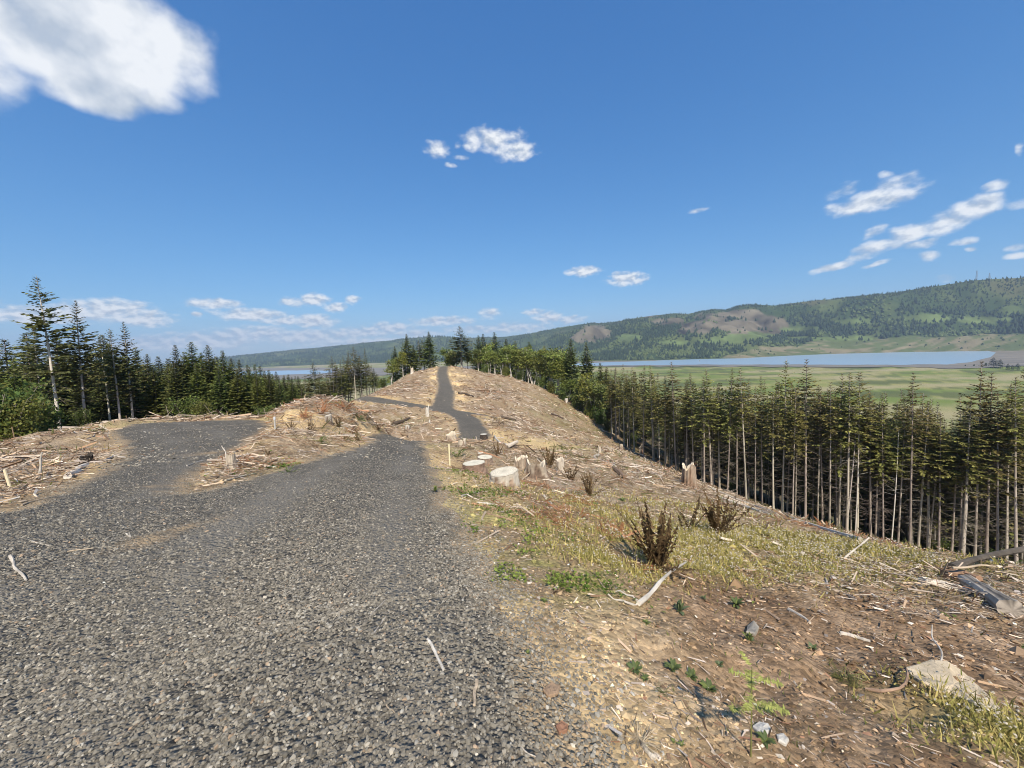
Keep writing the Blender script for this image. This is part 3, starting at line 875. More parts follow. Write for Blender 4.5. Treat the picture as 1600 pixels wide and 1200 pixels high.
def hill_xyz(a, t):
    """t 0 at the foot, 1 on the skyline, beyond 1 the far side"""
    rf, rr = foot_r(a), ridge_r(a)
    rad = rf + (rr - rf) * t
    x = rad * np.sin(a); y = rad * np.cos(a)
    top = 1.6 + np.interp(a, _sky_a, _sky_e) * rr
    spur = fbm(x / 420, y / 420, 81, 4); spur2 = fbm(x / 150, y / 150, 82, 3)
    tt = np.clip(t, 0, 1)
    flat = sstep(t, .16, .42); spur = spur * flat; spur2 = spur2 * flat
    tw = tt + (spur * .26 + spur2 * .09) * np.sin(np.pi * np.clip(tt, 0, 1)) ** .8
    prof = np.where(t <= 1, .62 * sstep(tw, -.02, 1.02) + .38 * np.clip(tw, 0, 1.0) ** .8, 1 - 1.2 * (t - 1))
    prof = np.where(t > .93, np.minimum(prof, 1.0), np.minimum(prof, .985 - .12 * (1 - np.clip(t, 0, 1))))
    z0 = Z_VALLEY - .5
    return x, y, z0 + (top - z0) * np.maximum(prof, -.1), spur, spur2


_ha = np.concatenate([np.linspace(_sky_a[0], _pa(330, 550)[0], 60)[:-1], np.linspace(_pa(330, 550)[0], _pa(1680, 480)[0], 520), np.linspace(_pa(1680, 480)[0], _sky_a[-1], 60)[1:]]); _ht = np.concatenate([np.linspace(-.03, .25, 26), np.linspace(.26, 1, 50), np.linspace(1.03, 1.8, 10)])
_T, _A2 = np.meshgrid(_ht, _ha, indexing='ij')
_hx, _hy, _hz, _s1, _s2 = [v.ravel() for v in hill_xyz(_A2.ravel(), _T.ravel())]
CUTS = [(830 + 0, 400, 0, 0)]
_cutpx = [(1120, 508, 40, 15), (1150, 512, 60, 16), (1095, 515, 32, 10), (1205, 507, 26, 15), (1165, 493, 40, 8), (1035, 502, 30, 7), (930, 520, 26, 12), (905, 527, 20, 8)]
_fieldpx = [(1150, 527, 55, 7), (1120, 532, 50, 5), (1250, 515, 26, 5), (1330, 503, 30, 6), (1450, 497, 36, 6), (1540, 500, 40, 5), (1585, 485, 24, 7), (1290, 530, 60, 5), (1060, 535, 30, 4), (860, 556, 30, 4), (760, 552, 26, 4), (700, 556, 22, 4), (980, 527, 20, 5)]


def hill_masks(x, y, z):
    px, py, _ = project(np.stack([x, y, z], -1))
    w = fbm(x / 110, y / 110, 90, 5) * 1.05
    cut = np.zeros(len(x)); fld = np.zeros(len(x))
    for L, arr in ((_cutpx, 'c'), (_fieldpx, 'f')):
        for cx, cy, rx, ry in L:
            v = sstep(1.15 - ((px - cx) / rx) ** 2 - ((py - cy) / ry) ** 2 + w, 0, .25)
            if arr == 'c': cut = np.maximum(cut, v)
            else: fld = np.maximum(fld, v)
    # pasture rising gently from the far bank to the trees
    line = np.interp(px, [1080, 1135, 1200, 1300, 1400, 1500, 1600, 1800], [600, 556, 541, 534, 528, 524, 520, 515]) + w * 4
    past = sstep(py - line, -1.5, 1.5)
    return cut, fld, past


_cut, _fld, _past = hill_masks(_hx, _hy, _hz)
_n = fbm(_hx / 60, _hy / 60, 91, 4); _n2 = fbm(_hx / 220, _hy / 220, 92, 3)
_hc = np.array([.040, .062, .022]) + (np.array([.085, .105, .035]) - np.array([.040, .062, .022])) * sstep(_n + _n2, -.3, .9)[:, None]
_brown = np.array([.12, .10, .05])
_hc += (_brown - _hc) * (sstep(_n2 - _n * .4, .15, .8) * .5 * sstep(_T.ravel(), .5, .9))[:, None]
_hc += (np.array([.125, .105, .070]) * (1 + .6 * _n[:, None] + .3 * _s2[:, None]) - _hc) * _cut[:, None]
_hc += (np.array([.095, .125, .042]) * (1 + .5 * _n[:, None]) - _hc) * _fld[:, None]
_st = fbm(_hx / 60, _hy / 14, 95, 5)[:, None] + .6 * _n[:, None]
_hc += (np.array([.085, .105, .038]) + (np.array([.19, .16, .095]) - np.array([.085, .105, .038])) * sstep(_st, -.3, .6) - _hc) * _past[:, None]
mt_hill = mat_attr('forested_hillside', .95, .02, .45, .9, .05, spec=.05)
hill = obj('hill', mesh_np('hill', np.stack([_hx, _hy, _hz], -1), [grid_faces(len(_ht), len(_ha))[:, ::-1]], np.clip(_hc, .01, 1), [mt_hill], True))
tag(hill, 'long wooded hill range across the river with bare cut patches', kind='structure')

# the wood on the hills: one mass of crowns
def cone_field(x, y, z, h, w, col, rng, lobes=5):
    """n low crowns, each a ragged cone"""
    n = len(x)
    a = np.linspace(0, 2 * np.pi, lobes, endpoint=False)[None] + rng.uniform(0, 6, n)[:, None]
    rr = w[:, None] * rng.uniform(.7, 1.25, (n, lobes))
    ring = np.stack([x[:, None] + np.cos(a) * rr, y[:, None] + np.sin(a) * rr, z[:, None] + h[:, None] * rng.uniform(.0, .3, (n, lobes))], -1)
    mid = np.stack([x[:, None] + np.cos(a + .6) * rr * .62, y[:, None] + np.sin(a + .6) * rr * .62, z[:, None] + h[:, None] * rng.uniform(.45, .7, (n, lobes))], -1)
    tip = np.stack([x, y, z + h], -1)[:, None]
    V = np.concatenate([ring, mid, tip], 1).reshape(-1, 3)
    k = 2 * lobes + 1
    j = np.arange(lobes); jn = (j + 1) % lobes
    f = np.concatenate([np.stack([j, jn, lobes + j], -1), np.stack([jn, lobes + jn, lobes + j], -1), np.stack([lobes + j, lobes + jn, np.full(lobes, 2 * lobes)], -1)])
    F = (f[None] + (np.arange(n) * k)[:, None, None]).reshape(-1, 3)
    return V, F, np.repeat(col, k, 0)


_rng = np.random.default_rng(5)
_na = 34000
_ca = _rng.uniform(_pa(330, 550)[0], _pa(1700, 500)[0], _na)
_ct = _rng.uniform(0.01, 1.01, _na)
_cx, _cy, _cz, _cs, _cs2 = hill_xyz(_ca, _ct)
_cc, _cf, _cp = hill_masks(_cx, _cy, _cz)
_clump = fbm(_cx / 130, _cy / 130, 93, 3)
_ok = ((_cc < .4) | (_rng.uniform(0, 1, _na) < .06)) & ((_cf < .4) | (_rng.uniform(0, 1, _na) < .08)) & ((_cp < .3) | (_rng.uniform(0, 1, _na) < .05)) & (_rng.uniform(0, 1, _na) < np.clip(.45 + .8 * _clump + .5 * (1 - _ct), .12, 1)) & (_cz > Z_VALLEY - 5)
_cx, _cy, _cz, _ct, _clump = [v[_ok] for v in (_cx, _cy, _cz, _ct, _clump)]
_dec = fbm(_cx / 100, _cy / 100, 94, 3) + .5 * (1 - _ct) + _rng.uniform(-.5, .5, len(_cx)) > .62
_lowp = hill_masks(_cx, _cy, _cz)[2] > .3
_hh = np.where(_dec, _rng.uniform(9, 15, len(_cx)), _rng.uniform(11, 25, len(_cx))) * np.where(_ct > .7, .55, 1)
_hh = np.where(_lowp, _hh * .35, _hh)
_ww = np.where(_dec | _lowp, _hh * .6, _hh * .26)
_col = np.where(_dec[:, None], np.array([.085, .11, .04])[None], np.array([.034, .052, .026])[None]) * _rng.uniform(.8, 1.2, len(_cx))[:, None]
_V, _F, _K = cone_field(_cx, _cy, _cz - 1, _hh, _ww, _col, _rng)
mt_farwood = mat_attr('far_foliage', .95, spec=.05)
tag(obj('far_woodland', mesh_np('far_woodland', _V, [_F], _K, [mt_farwood])), 'dark and pale green woods covering the hills across the river', 'woodland', kind='stuff')

# ------------------------------------------------------------------ air
_me = bpy.data.meshes.new('haze')
_X, _Z0, _Z1 = 8600, Z_VALLEY - 5, 470
_me.from_pydata([(sx * _X, sy * _X, z) for z in (_Z0, _Z1) for sx, sy in ((-1, -1), (1, -1), (1, 1), (-1, 1))], [],
                [(3, 2, 1, 0), (4, 5, 6, 7), (0, 1, 5, 4), (1, 2, 6, 5), (2, 3, 7, 6), (3, 0, 4, 7)])
mt_haze, nt, out = new_mat('thin_haze')
_v = N(nt, 'ShaderNodeVolumePrincipled', {'Color': (.62, .78, 1.0, 1), 'Density': 0.00011, 'Anisotropy': 0.1})
nt.links.new(_v.outputs[0], out.inputs['Volume'])
_me.materials.append(mt_haze)
tag(obj('haze', _me), 'thin blue haze of the far air', kind='stuff')
# ------------------------------------------------------------------ trees
mt_needle = mat_attr('conifer_needles', .7, 1.3, .25, rand=.45, translucent=.22, spec=.2)
mt_leaf = mat_attr('alder_leaves', .6, 1.0, .2, rand=.3, translucent=.35, spec=.2)
mt_bark = mat_attr('tree_bark', .9, 6.0, .45, .6, 14.0, rand=.35, stretch=(1, 1, .18), spec=.1)


def unit(v):
    return v / (np.linalg.norm(v, axis=-1, keepdims=True) + 1e-9)


def conifer(seed, H, crown_from, Rad, droop=.12, top_up=.5, low_up=-.12, spray=.55, gap=.42, per=5, thin=1.0, lean=0.0, twigs=30, trunk_r=.16,
            green=(.060, .074, .020), tip=(.115, .120, .032), bark=(.30, .25, .20), skirt=0.0, lumpy=1.0):
    """trunk mesh and crown mesh of one conifer, base at the origin"""
    rng = np.random.default_rng(seed)
    zs = np.linspace(-.6, H, 12)
    wx = lean * np.clip(zs / H, 0, 1) ** 1.6 * H + rng.normal(0, .012, 12).cumsum() * .5
    wy = rng.normal(0, .012, 12).cumsum() * .5
    axis = np.stack([wx, wy, zs], -1)
    pos = lambda z: np.array([np.interp(z, zs, wx), np.interp(z, zs, wy), z])
    tb = MB()
    rad = trunk_r * np.clip(1 - zs / H, 0, 1) ** .85 + .012
    rad[0] *= 1.35; rad[1] *= 1.05
    shade = rng.uniform(.75, 1.2, 12)[:, None]
    tb.tube(axis, rad, 8, np.array(bark)[None] * shade)
    wb = MB()
    z0 = crown_from * H
    for _ in range(twigs):      # dead twigs below the crown
        z = rng.uniform(.12 * H, z0 + .15 * H); a = rng.uniform(0, 2 * np.pi); L = rng.uniform(.3, 1.0) * Rad * .75
        d = np.array([math.cos(a), math.sin(a), rng.uniform(-.45, .15)])
        p = pos(z)
        mid = p + d * L * .55 + rng.normal(0, .06, 3); end = p + d * L + np.array([0, 0, rng.uniform(-.2, .15)]) + rng.normal(0, .08, 3)
        wb.tube([p, mid, end], [.018, .012, .005], 3, np.array([.20, .165, .13]) * rng.uniform(.6, 1.2))
    cb = MB()
    z = z0 - skirt * H
    V = []; C = []
    while z < H - .15:
        t = max(0.0, (z - z0) / (H - z0)); sk = z < z0
        shape = (1 - t) ** .92 * min(1.0, .62 + t * 3.0) + .035
        if sk: shape *= rng.uniform(.35, 1.0)
        nb = per + int(rng.integers(-1, 2)) if t < .92 else 4
        a0 = rng.uniform(0, 6.28)
        for k in range(nb):
            if rng.uniform() > (.32 if sk else thin): continue
            a = a0 + k * 2 * np.pi / nb + rng.normal(0, .25)
            L = max(.18, Rad * shape * rng.uniform(.55, 1.32) * lumpy)
            e = low_up + (top_up - low_up) * t ** .8 + (.5 * max(0.0, t - .8) / .2) + rng.normal(0, .09)
            d = np.array([math.cos(a), math.sin(a), 0.0]); side = np.array([-d[1], d[0], 0.0])
            p0 = pos(z + rng.uniform(-.15, .15) * gap)
            sag = droop * L * (1 - .6 * t)
            f = lambda s: p0 + d * (L * s * math.cos(e)) + np.array([0, 0, L * s * math.sin(e) - sag * s * s + .5 * sag * s ** 4])
            cb.tube([f(0), f(.5), f(.97)], [.022 + .006 * L, .014, .004], 3, np.array([.16, .125, .09]) * rng.uniform(.6, 1.1), 1)
            n = max(3, int(L / (.34 * spray)))
            s = np.linspace(.16, 1.0, n) + rng.uniform(-.02, .02, n)
            P = np.array([f(v) for v in s])
            for sg in (-1, 1):
                ang = rng.uniform(.5, 1.15, n) * (1 - .55 * s)
                ll = spray * (1 - .42 * s) * rng.uniform(.65, 1.3, n) * (.6 + .4 * min(1, L / 1.4)) * (1 - .62 * max(0.0, t - .55) / .45)
                dd = unit(d[None] * np.cos(ang)[:, None] + side[None] * (sg * np.sin(ang))[:, None] + np.stack([np.zeros(n), np.zeros(n), rng.uniform(-.5, .25, n) + .35 * t], -1))
                up = unit(np.stack([rng.normal(0, .75, n), rng.normal(0, .75, n), np.ones(n)], -1))
                pv = unit(np.cross(dd, up))
                w = ll * rng.uniform(.17, .30, n)
                q = np.stack([P, P + dd * (ll * .5)[:, None] + pv * w[:, None], P + dd * ll[:, None], P + dd * (ll * .5)[:, None] - pv * w[:, None]], 1)
                V.append(q.reshape(-1, 3))
                m = (np.array(green)[None] + (np.array(tip) - np.array(green))[None] * (s ** 2 * rng.uniform(.1, 1, n))[:, None]) * rng.uniform(.6, 1.3, n)[:, None]
                C.append(np.repeat(m, 4, 0))
        z += gap * rng.uniform(.7, 1.3) * (1 - .35 * t)
    V = np.concatenate(V); C = np.concatenate(C)
    cb.add(V, np.arange(len(V)).reshape(-1, 4), C, 0)
    out_ = [tb.mesh('trunk', [mt_bark], True), cb.mesh('crown', [mt_needle, mt_bark])]
    if twigs:
        out_.append(wb.mesh('dead_twigs', [mt_bark]))
    return out_


def alder(seed, H, stems=3, spread=.22, green=(.15, .19, .045), leafy=1.0, bark=(.42, .38, .33), clump=.55, low=.35, leaf=.2):
    rng = np.random.default_rng(seed)
    stemsm = []; bb = MB(); V = []; C = []

    def leaves(c, n, rad):
        n = max(1, int(n * leafy))
        P = c[None] + rng.normal(0, rad * .55, (n, 3))
        d = unit(rng.normal(0, 1, (n, 3)) + np.array([0, 0, -.2])); u = unit(np.cross(d, rng.normal(0, 1, (n, 3))))
        l = rng.uniform(.6, 1.4, n)[:, None] * leaf
        q = np.stack([P, P + d * l * .5 + u * l * .42, P + d * l, P + d * l * .5 - u * l * .42], 1)
        V.append(q.reshape(-1, 3))
        col = np.array(green)[None] * rng.uniform(.55, 1.35, (n, 1)) * np.array([rng.uniform(.9, 1.15), 1, rng.uniform(.8, 1.2)])[None]
        C.append(np.repeat(col, 4, 0))

    for k in range(stems):
        a = rng.uniform(0, 6.28); tilt = rng.uniform(.3, 1) * spread if stems > 1 else spread * .2
        h = H * rng.uniform(.78, 1.0) if k else H
        zz = np.linspace(-.4, h, 9); s = np.clip(zz / h, 0, 1)
        off = tilt * h * s ** 1.25 + rng.normal(0, .02, 9).cumsum() * h * .05
        ax = np.stack([np.cos(a) * off, np.sin(a) * off, zz], -1) + np.array([rng.normal(0, .12), rng.normal(0, .12), 0]) * (stems > 1)
        tb = MB()
        tb.tube(ax, .010 * H * (1 - s) ** .8 + .012, 6, np.array(bark)[None] * rng.uniform(.7, 1.15, 9)[:, None])
        nb = int(11 + H * .7)
        for _ in range(nb):
            t = rng.uniform(low, .97); i = t * 8
            p = np.array([np.interp(i, range(9), ax[:, j]) for j in range(3)])
            b = rng.uniform(0, 6.28); L = H * .24 * (1.15 - t) * rng.uniform(.6, 1.3) + .2
            d = np.array([math.cos(b), math.sin(b), rng.uniform(.35, 1.1)]); d /= np.linalg.norm(d)
            e = p + d * L; mid = p + d * L * .5 + rng.normal(0, .05 * L, 3)
            bb.tube([p, mid, e], [.006 * H * (1 - t) + .012, .012, .006], 4, np.array(bark) * rng.uniform(.55, 1.0))
            leaves(e, 9, clump); leaves(mid + rng.normal(0, .2, 3), 6, clump * .9); leaves((mid + e) / 2 + rng.normal(0, .25, 3), 6, clump * .9)
        leaves(ax[-1], 8, clump)
        stemsm.append(tb.mesh('trunk', [mt_bark], True))
    cb = MB(); V = np.concatenate(V); C = np.concatenate(C)
    cb.add(V, np.arange(len(V)).reshape(-1, 4), C)
    return stemsm + [cb.mesh('crown', [mt_leaf]), bb.mesh('branches', [mt_bark])]


class Kind:
    """a tree built once; every further one is a copy of the tree and its parts"""
    def __init__(self, name, cat, H, meshes):
        self.name, self.cat, self.H, self.meshes, self.proto = name, cat, H, meshes, None

    def put(self, x, y, height, label, group=None, rz=0.0, wide=1.0, tilt=(0, 0), sink=.15):
        z = float(terr(np.array([x]), np.array([y]))[0]) - sink
        if self.proto is None:
            o = obj(self.name, None)
            for me in self.meshes:
                c = obj(me.name.split('.')[0], me, o)
                if c.name.split('.')[0] in ('crown', 'dead_twigs', 'branches'):
                    c['kind'] = 'stuff'
            self.proto = o
        else:
            o = copy_tree(self.proto)
        s = height / self.H
        o.location = (x, y, z); o.rotation_euler = (tilt[0], tilt[1], rz); o.scale = (s * wide, s * wide, s)
        for k in ('group',):
            if k in o: del o[k]
        return tag(o, label, self.cat, group)


STAND = [Kind('conifer_tree', 'conifer', 18, conifer(100 + k, 18, [.57, .65, .53, .69, .60, .50][k], [2.1, 1.8, 2.5, 1.7, 2.0, 2.3][k], spray=.46, gap=.36, per=5, thin=.86, twigs=90, skirt=.10, lumpy=[1, .9, 1.1, .85, 1, 1.1][k],
                                                      lean=[0, .01, -.008, .012, 0, -.012][k], trunk_r=.105, green=(.150, .142, .038), tip=(.33, .29, .090), bark=(.40, .34, .27))) for k in range(6)]
INNER = [Kind('conifer_tree', 'conifer', 18, conifer(150 + k, 18, [.20, .28, .24][k], [2.0, 1.8, 2.2][k], spray=.55, gap=.40, per=5, thin=.85, twigs=40, skirt=.1, trunk_r=.10,
                                                     green=(.120, .116, .034), tip=(.27, .24, .080), bark=(.36, .31, .25))) for k in range(3)]
FULL = [Kind('conifer_tree', 'conifer', 15, conifer(200 + k, 15, [.06, .04, .08, .05][k], [3.4, 3.2, 3.0, 3.6][k], spray=.82, gap=.36, per=7, twigs=6, trunk_r=.19, droop=.2,
                                                    green=[(.085, .100, .030), (.125, .145, .032), (.070, .085, .030), (.150, .155, .036)][k], tip=(.22, .235, .058))) for k in range(4)]
OPEN = [Kind('conifer_tree', 'conifer', 16, conifer(300 + k, 16, [.36, .30, .42][k], [2.9, 2.7, 2.5][k], spray=.66, gap=.44, per=6, thin=[.66, .8, .8][k], twigs=36, trunk_r=.15, top_up=.55, low_up=.0, droop=.10, skirt=.1,
                                                    lean=[-.035, .01, .02][k], green=(.100, .108, .038), tip=(.20, .195, .062), bark=(.55, .49, .41))) for k in range(3)]
ALDER = [Kind('alder_tree', 'tree', 12, alder(400 + k, 12, [3, 1, 4, 2][k], [.24, .1, .28, .2][k], green=[(.21, .25, .060), (.26, .29, .055), (.19, .225, .068), (.23, .265, .065)][k], leafy=[2.1, 2.6, 1.8, 2.3][k], leaf=.36, clump=.7, low=.46, bark=(.60, .55, .47))) for k in range(4)]
SHRUB = [Kind('shrub', 'shrub', 3, alder(500 + k, 3, 6, .5, green=[(.13, .165, .04), (.18, .205, .05), (.09, .125, .032)][k], leafy=1.4, clump=.42, low=.1, leaf=.17, bark=(.28, .24, .19))) for k in range(3)]

prng = random.Random(11)


def put_px(kind, px, Y, top_row, label, group=None, row=700, wide=1.0, hmin=3.0, hmax=40.0, **kw):
    """a tree standing Y metres ahead in the direction of a column, as tall as its top shows"""
    d = ray(px, row)
    x = d[0] / d[1] * Y
    zb = float(terr(np.array([x]), np.array([Y]))[0])
    # the top stands over the base: find the height whose projection reaches the wanted row
    lo, hi = hmin, hmax
    for _ in range(30):
        mid = (lo + hi) / 2
        _, py, _ = project([(x, Y, zb + mid)])
        if py[0] > top_row: lo = mid
        else: hi = mid
    s = (lo + hi) / 2
    return kind.put(x, Y, s + .15, label, group, rz=kw.pop('rz', prng.uniform(0, 6.28)), wide=wide, **kw)


# --- the stand along the right edge of the clearcut: front row, left to right
_front_row = [(955, 572), (962, 570), (975, 566), (984, 574), (991, 571), (1005, 568), (1020, 567), (1030, 578), (1039, 584), (1056, 562), (1072, 590), (1084, 580), (1100, 585), (1111, 573), (1123, 598), (1136, 571), (1151, 588), (1166, 571),
              (1180, 600), (1191, 585), (1209, 612), (1222, 557), (1239, 606), (1259, 558), (1278, 600), (1297, 592), (1312, 580), (1324, 578), (1341, 575), (1362, 606), (1382, 610), (1405, 618), (1424, 578),
              (1437, 622), (1452, 625), (1470, 640), (1490, 648), (1507, 618), (1527, 561), (1545, 578), (1562, 610), (1577, 598), (1593, 586), (1618, 570), (1645, 590)]
_ordn = ['first', 'second', 'third', 'fourth', 'fifth', 'sixth', 'seventh', 'eighth', 'ninth', 'tenth', 'eleventh', 'twelfth', 'thirteenth', 'fourteenth', 'fifteenth', 'sixteenth', 'seventeenth', 'eighteenth', 'nineteenth', 'twentieth']
_mid_i = 22
for i, (px, top) in enumerate(_front_row):
    dY = [0, .8, -.5, .4, 1.2][i % 5]
    if i < _mid_i:
        lab = f'{_ordn[i] if i < 20 else ["twenty-first", "twenty-second"][i - 20]} bare-trunked conifer along the clearcut edge, counted from the river end'
    elif i < 43:
        j = 42 - i
        lab = f'{_ordn[j] if j < 20 else "twenty-first"} bare-trunked conifer of the front row, counted from the right picture edge'
    else:
        lab = 'bare-trunked conifer of the front row just past the right picture edge'
    # trunks shown are traced by their feet, tops by the crown
    d = ray(px, 760)
    put_px(STAND[(i * 5 + i // 6) % 6], px, edge_Y(px) + dY, top + 3, lab, 'conifers of the right stand', row=760 - (1600 - px) * .12, wide=prng.uniform(.85, 1.25), hmin=8, hmax=26, tilt=(prng.gauss(0, .016), prng.gauss(0, .022)))

# --- the rows behind, filling the stand down the slope
_g = np.random.default_rng(21)
_cand = []
for row in range(1, 13):
    for px in np.arange(950, 1700, 13):
        Y = edge_Y(min(px, 1600)) + row * 3.0 + _g.uniform(-1.2, 1.2)
        if _g.uniform() < (.7 if row > 7 else .55 if row > 3 else .5):
            _cand.append((px + _g.uniform(-8, 8), Y, row))
_deep = []
for i, (px, Y, row) in enumerate(_cand):
    top = 590 + _g.uniform(0, 55) + (14 if px > 1330 else 0) + (18 if 1440 < px < 1505 else 0)
    if px < 1040: top = 574 + _g.uniform(2, 36)
    if len(_deep) == 0 and i < 150:
        put_px(STAND[_g.integers(0, 6)] if row == 1 else INNER[_g.integers(0, 3)], px, Y, top, 'slim conifer inside the dense stand, behind its front row', 'conifers deep in the right stand', row=740, wide=_g.uniform(.85, 1.2), hmin=8, hmax=24, tilt=(_g.normal(0, .02), _g.normal(0, .025)))
    else:
        d = ray(px, 740); x = d[0] / d[1] * Y
        zb = float(terr(np.array([x]), np.array([Y]))[0])
        zt = at(px, top, Y)[2]
        if len(_deep) < 130: _deep.append((x, Y, zb, min(24, max(8, zt - zb))))


def joined(name, place, parts, label, cat, mats):
    """many copies of a tree as one mass"""
    V = []; F = []; C = []; n = 0; M = []
    for me, mi in parts:
        k = len(me.vertices); co = np.empty(k * 3, np.float32); me.vertices.foreach_get('co', co); co = co.reshape(-1, 3)
        cl = np.empty(k * 4, np.float32); me.attributes['Col'].data.foreach_get('color', cl); cl = cl.reshape(-1, 4)[:, :3]
        me.calc_loop_triangles(); tr = np.empty(len(me.loop_triangles) * 3, np.int32); me.loop_triangles.foreach_get('vertices', tr); tr = tr.reshape(-1, 3)
        for i, (x, y, z, sx, sz) in enumerate(place):
            a = i * 2.4; c, s_ = math.cos(a), math.sin(a)
            v = np.stack([(co[:, 0] * c - co[:, 1] * s_) * sx + x, (co[:, 0] * s_ + co[:, 1] * c) * sx + y, co[:, 2] * sz + z], -1)
            V.append(v); C.append(cl * (.75 + .5 * ((i * 37) % 11) / 11)); F.append(tr + n); M.append(np.full(len(tr), mi)); n += k
    me = mesh_np(name, np.concatenate(V), [np.concatenate(F)], np.concatenate(C), mats, False, np.concatenate(M))
    return tag(obj(name, me), label, cat, kind='stuff')


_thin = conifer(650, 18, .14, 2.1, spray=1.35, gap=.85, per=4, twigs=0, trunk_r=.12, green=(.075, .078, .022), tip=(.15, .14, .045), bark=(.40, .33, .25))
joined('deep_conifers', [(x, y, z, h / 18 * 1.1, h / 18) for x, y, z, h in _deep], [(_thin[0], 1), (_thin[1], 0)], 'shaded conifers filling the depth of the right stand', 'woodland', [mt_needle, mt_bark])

# low growth under the stand's edge
for i, (px, dY, h) in enumerate([(1150, 6, 2.0), (1275, 7, 4.0), (1392, 5, 1.8), (1475, 4, 2.2), (1440, 9, 4), (1560, 3, 2.0), (985, 6, 3), (1330, 9, 4)]):
    p = edge_pt(px, dY)
    SHRUB[i % 3].put(p[0], p[1], h, f'{_ordn[sorted([1150, 1275, 1392, 1475, 1440, 1560, 985, 1330]).index(px)]} shrub from the left in the shade under the right stand', 'shrubs under the right stand', rz=i)

# leaning dead stems at the edge of the stand
def snag(px, row, dx, top, r_, label):
    Y = edge_Y(px) - .6
    d = ray(px, row); x = d[0] / d[1] * Y
    zb = float(terr(np.array([x]), np.array([Y]))[0]) - .3
    tip = at(px + dx, top, Y + .5)
    o = thing('dead_tree', label, 'snag', (x, Y, zb))
    mb = MB(); v = np.array(tip) - np.array([x, Y, zb])
    P = [v * t + np.array([.12 * math.sin(3 * t), 0, 0]) for t in np.linspace(0, 1, 7)]
    mb.tube(P, np.linspace(r_, .03, 7), 7, (.55, .49, .41))
    obj('trunk', mb.mesh('trunk', [mt_bark], True), o)
    rng = np.random.default_rng(int(px))
    mb = MB()
    for _ in range(14):
        t = rng.uniform(.45, .97); q = v * t; e = q + np.array([rng.normal(0, .8), rng.normal(0, .8), rng.uniform(-.1, .6)])
        mb.tube([q, (q + e) / 2 + rng.normal(0, .06, 3), e], [.022, .015, .006], 3, (.42, .37, .31))
    obj('dead_twigs', mb.mesh('dead_twigs', [mt_bark]), o)['kind'] = 'stuff'


snag(1321, 829, 20, 622, .085, 'slender dead stem leaning right across its neighbours at the stand edge')
snag(1336, 832, 6, 640, .07, 'thin grey dead stem just right of the leaning one')
snag(1392, 848, 12, 668, .07, 'thin dead stem leaning right in the middle of the front row')
snag(1506, 870, 8, 655, .075, 'curved grey dead stem near the right end of the front row')

# --- the wood on the left
for px, Y, top, kd, lab in [
    (92, 30, 429, OPEN[0], 'tallest ragged conifer at the far left with a pale bare trunk'),
    (134, 31.5, 470, OPEN[1], 'second tallest conifer on the left with a pale lower trunk'),
    (68, 33, 505, OPEN[1], 'broad dark conifer just left of the tallest one'),
    (188, 34, 512, OPEN[2], 'conifer with a thin leaning pale trunk beside the landing'),
    (208, 35, 503, OPEN[1], 'conifer with a straight pale trunk at the landing corner'),
    (172, 36, 520, OPEN[2], 'narrow conifer between the two pale-trunk pairs on the left'),
    (30, 30, 560, FULL[1], 'bushy green conifer at the left picture edge'),
    (-15, 27, 548, FULL[3], 'wide conifer cut by the left picture edge')]:
    put_px(kd, px, Y, top, lab, None, row=660, hmax=30, rz=.4 if kd is OPEN[0] else prng.uniform(0, 6.28))
_lw2 = [(55, 40, 520), (120, 38, 530), (150, 42, 540), (172, 40, 522), (222, 41, 541), (238, 40, 553), (255, 43, 556), (268, 39, 572), (283, 43, 538), (296, 47, 548), (308, 45, 534), (322, 46, 550), (333, 44, 539), (345, 47, 556), (355, 44, 546), (368, 46, 560),
        (380, 43, 561), (392, 47, 570), (404, 45, 568), (418, 46, 578), (430, 50, 583), (446, 52, 590), (246, 37, 590), (212, 38, 570), (312, 38, 588), (347, 39, 598), (405, 41, 590), (85, 36, 560), (110, 50, 540), (205, 52, 548), (270, 52, 560), (300, 54, 556), (340, 54, 562), (365, 52, 572), (395, 54, 580), (420, 56, 588), (445, 58, 596), (460, 54, 604), (130, 34, 585), (395, 44, 572), (425, 47, 578), (448, 50, 586), (412, 48, 572), (436, 52, 580), (455, 55, 584), (470, 58, 588), (440, 46, 600), (460, 49, 606), (388, 42, 596), (0, 38, 545), (20, 44, 530), (160, 37, 590), (100, 44, 515), (280, 36, 600), (375, 40, 602), (425, 42, 608), (180, 45, 535), (60, 46, 540), (-40, 40, 540)]
_lwf = sorted(set(q[0] for q in _lw2 if q[1] <= 40))[:20]
_lw2_names = {(283, 538): 'tall pointed dark conifer in the middle of the left wood', (308, 534): 'tallest dark conifer at the crest of the left wood', (333, 539): 'dense rounded conifer right of the left wood crest', (404, 568): 'yellow-green conifer at the lower right end of the left wood'}
for i, (px, Y, top) in enumerate(_lw2):
    k = FULL[1] if (px in (404, 430, 446, 246, 312)) else FULL[3] if px in (405, 268) else FULL[[0, 2, 0, 2, 1][i % 5]]
    lab = _lw2_names.get((px, top)) or (f'{_ordn[_lwf.index(px)]} conifer from the left in the near rank of the left wood' if px in _lwf else 'dark green conifer crowded behind the near rank of the left wood')
    put_px(k, px, Y, top, lab, 'conifers of the left wood', row=655, hmin=5, wide=prng.uniform(1.05, 1.4))
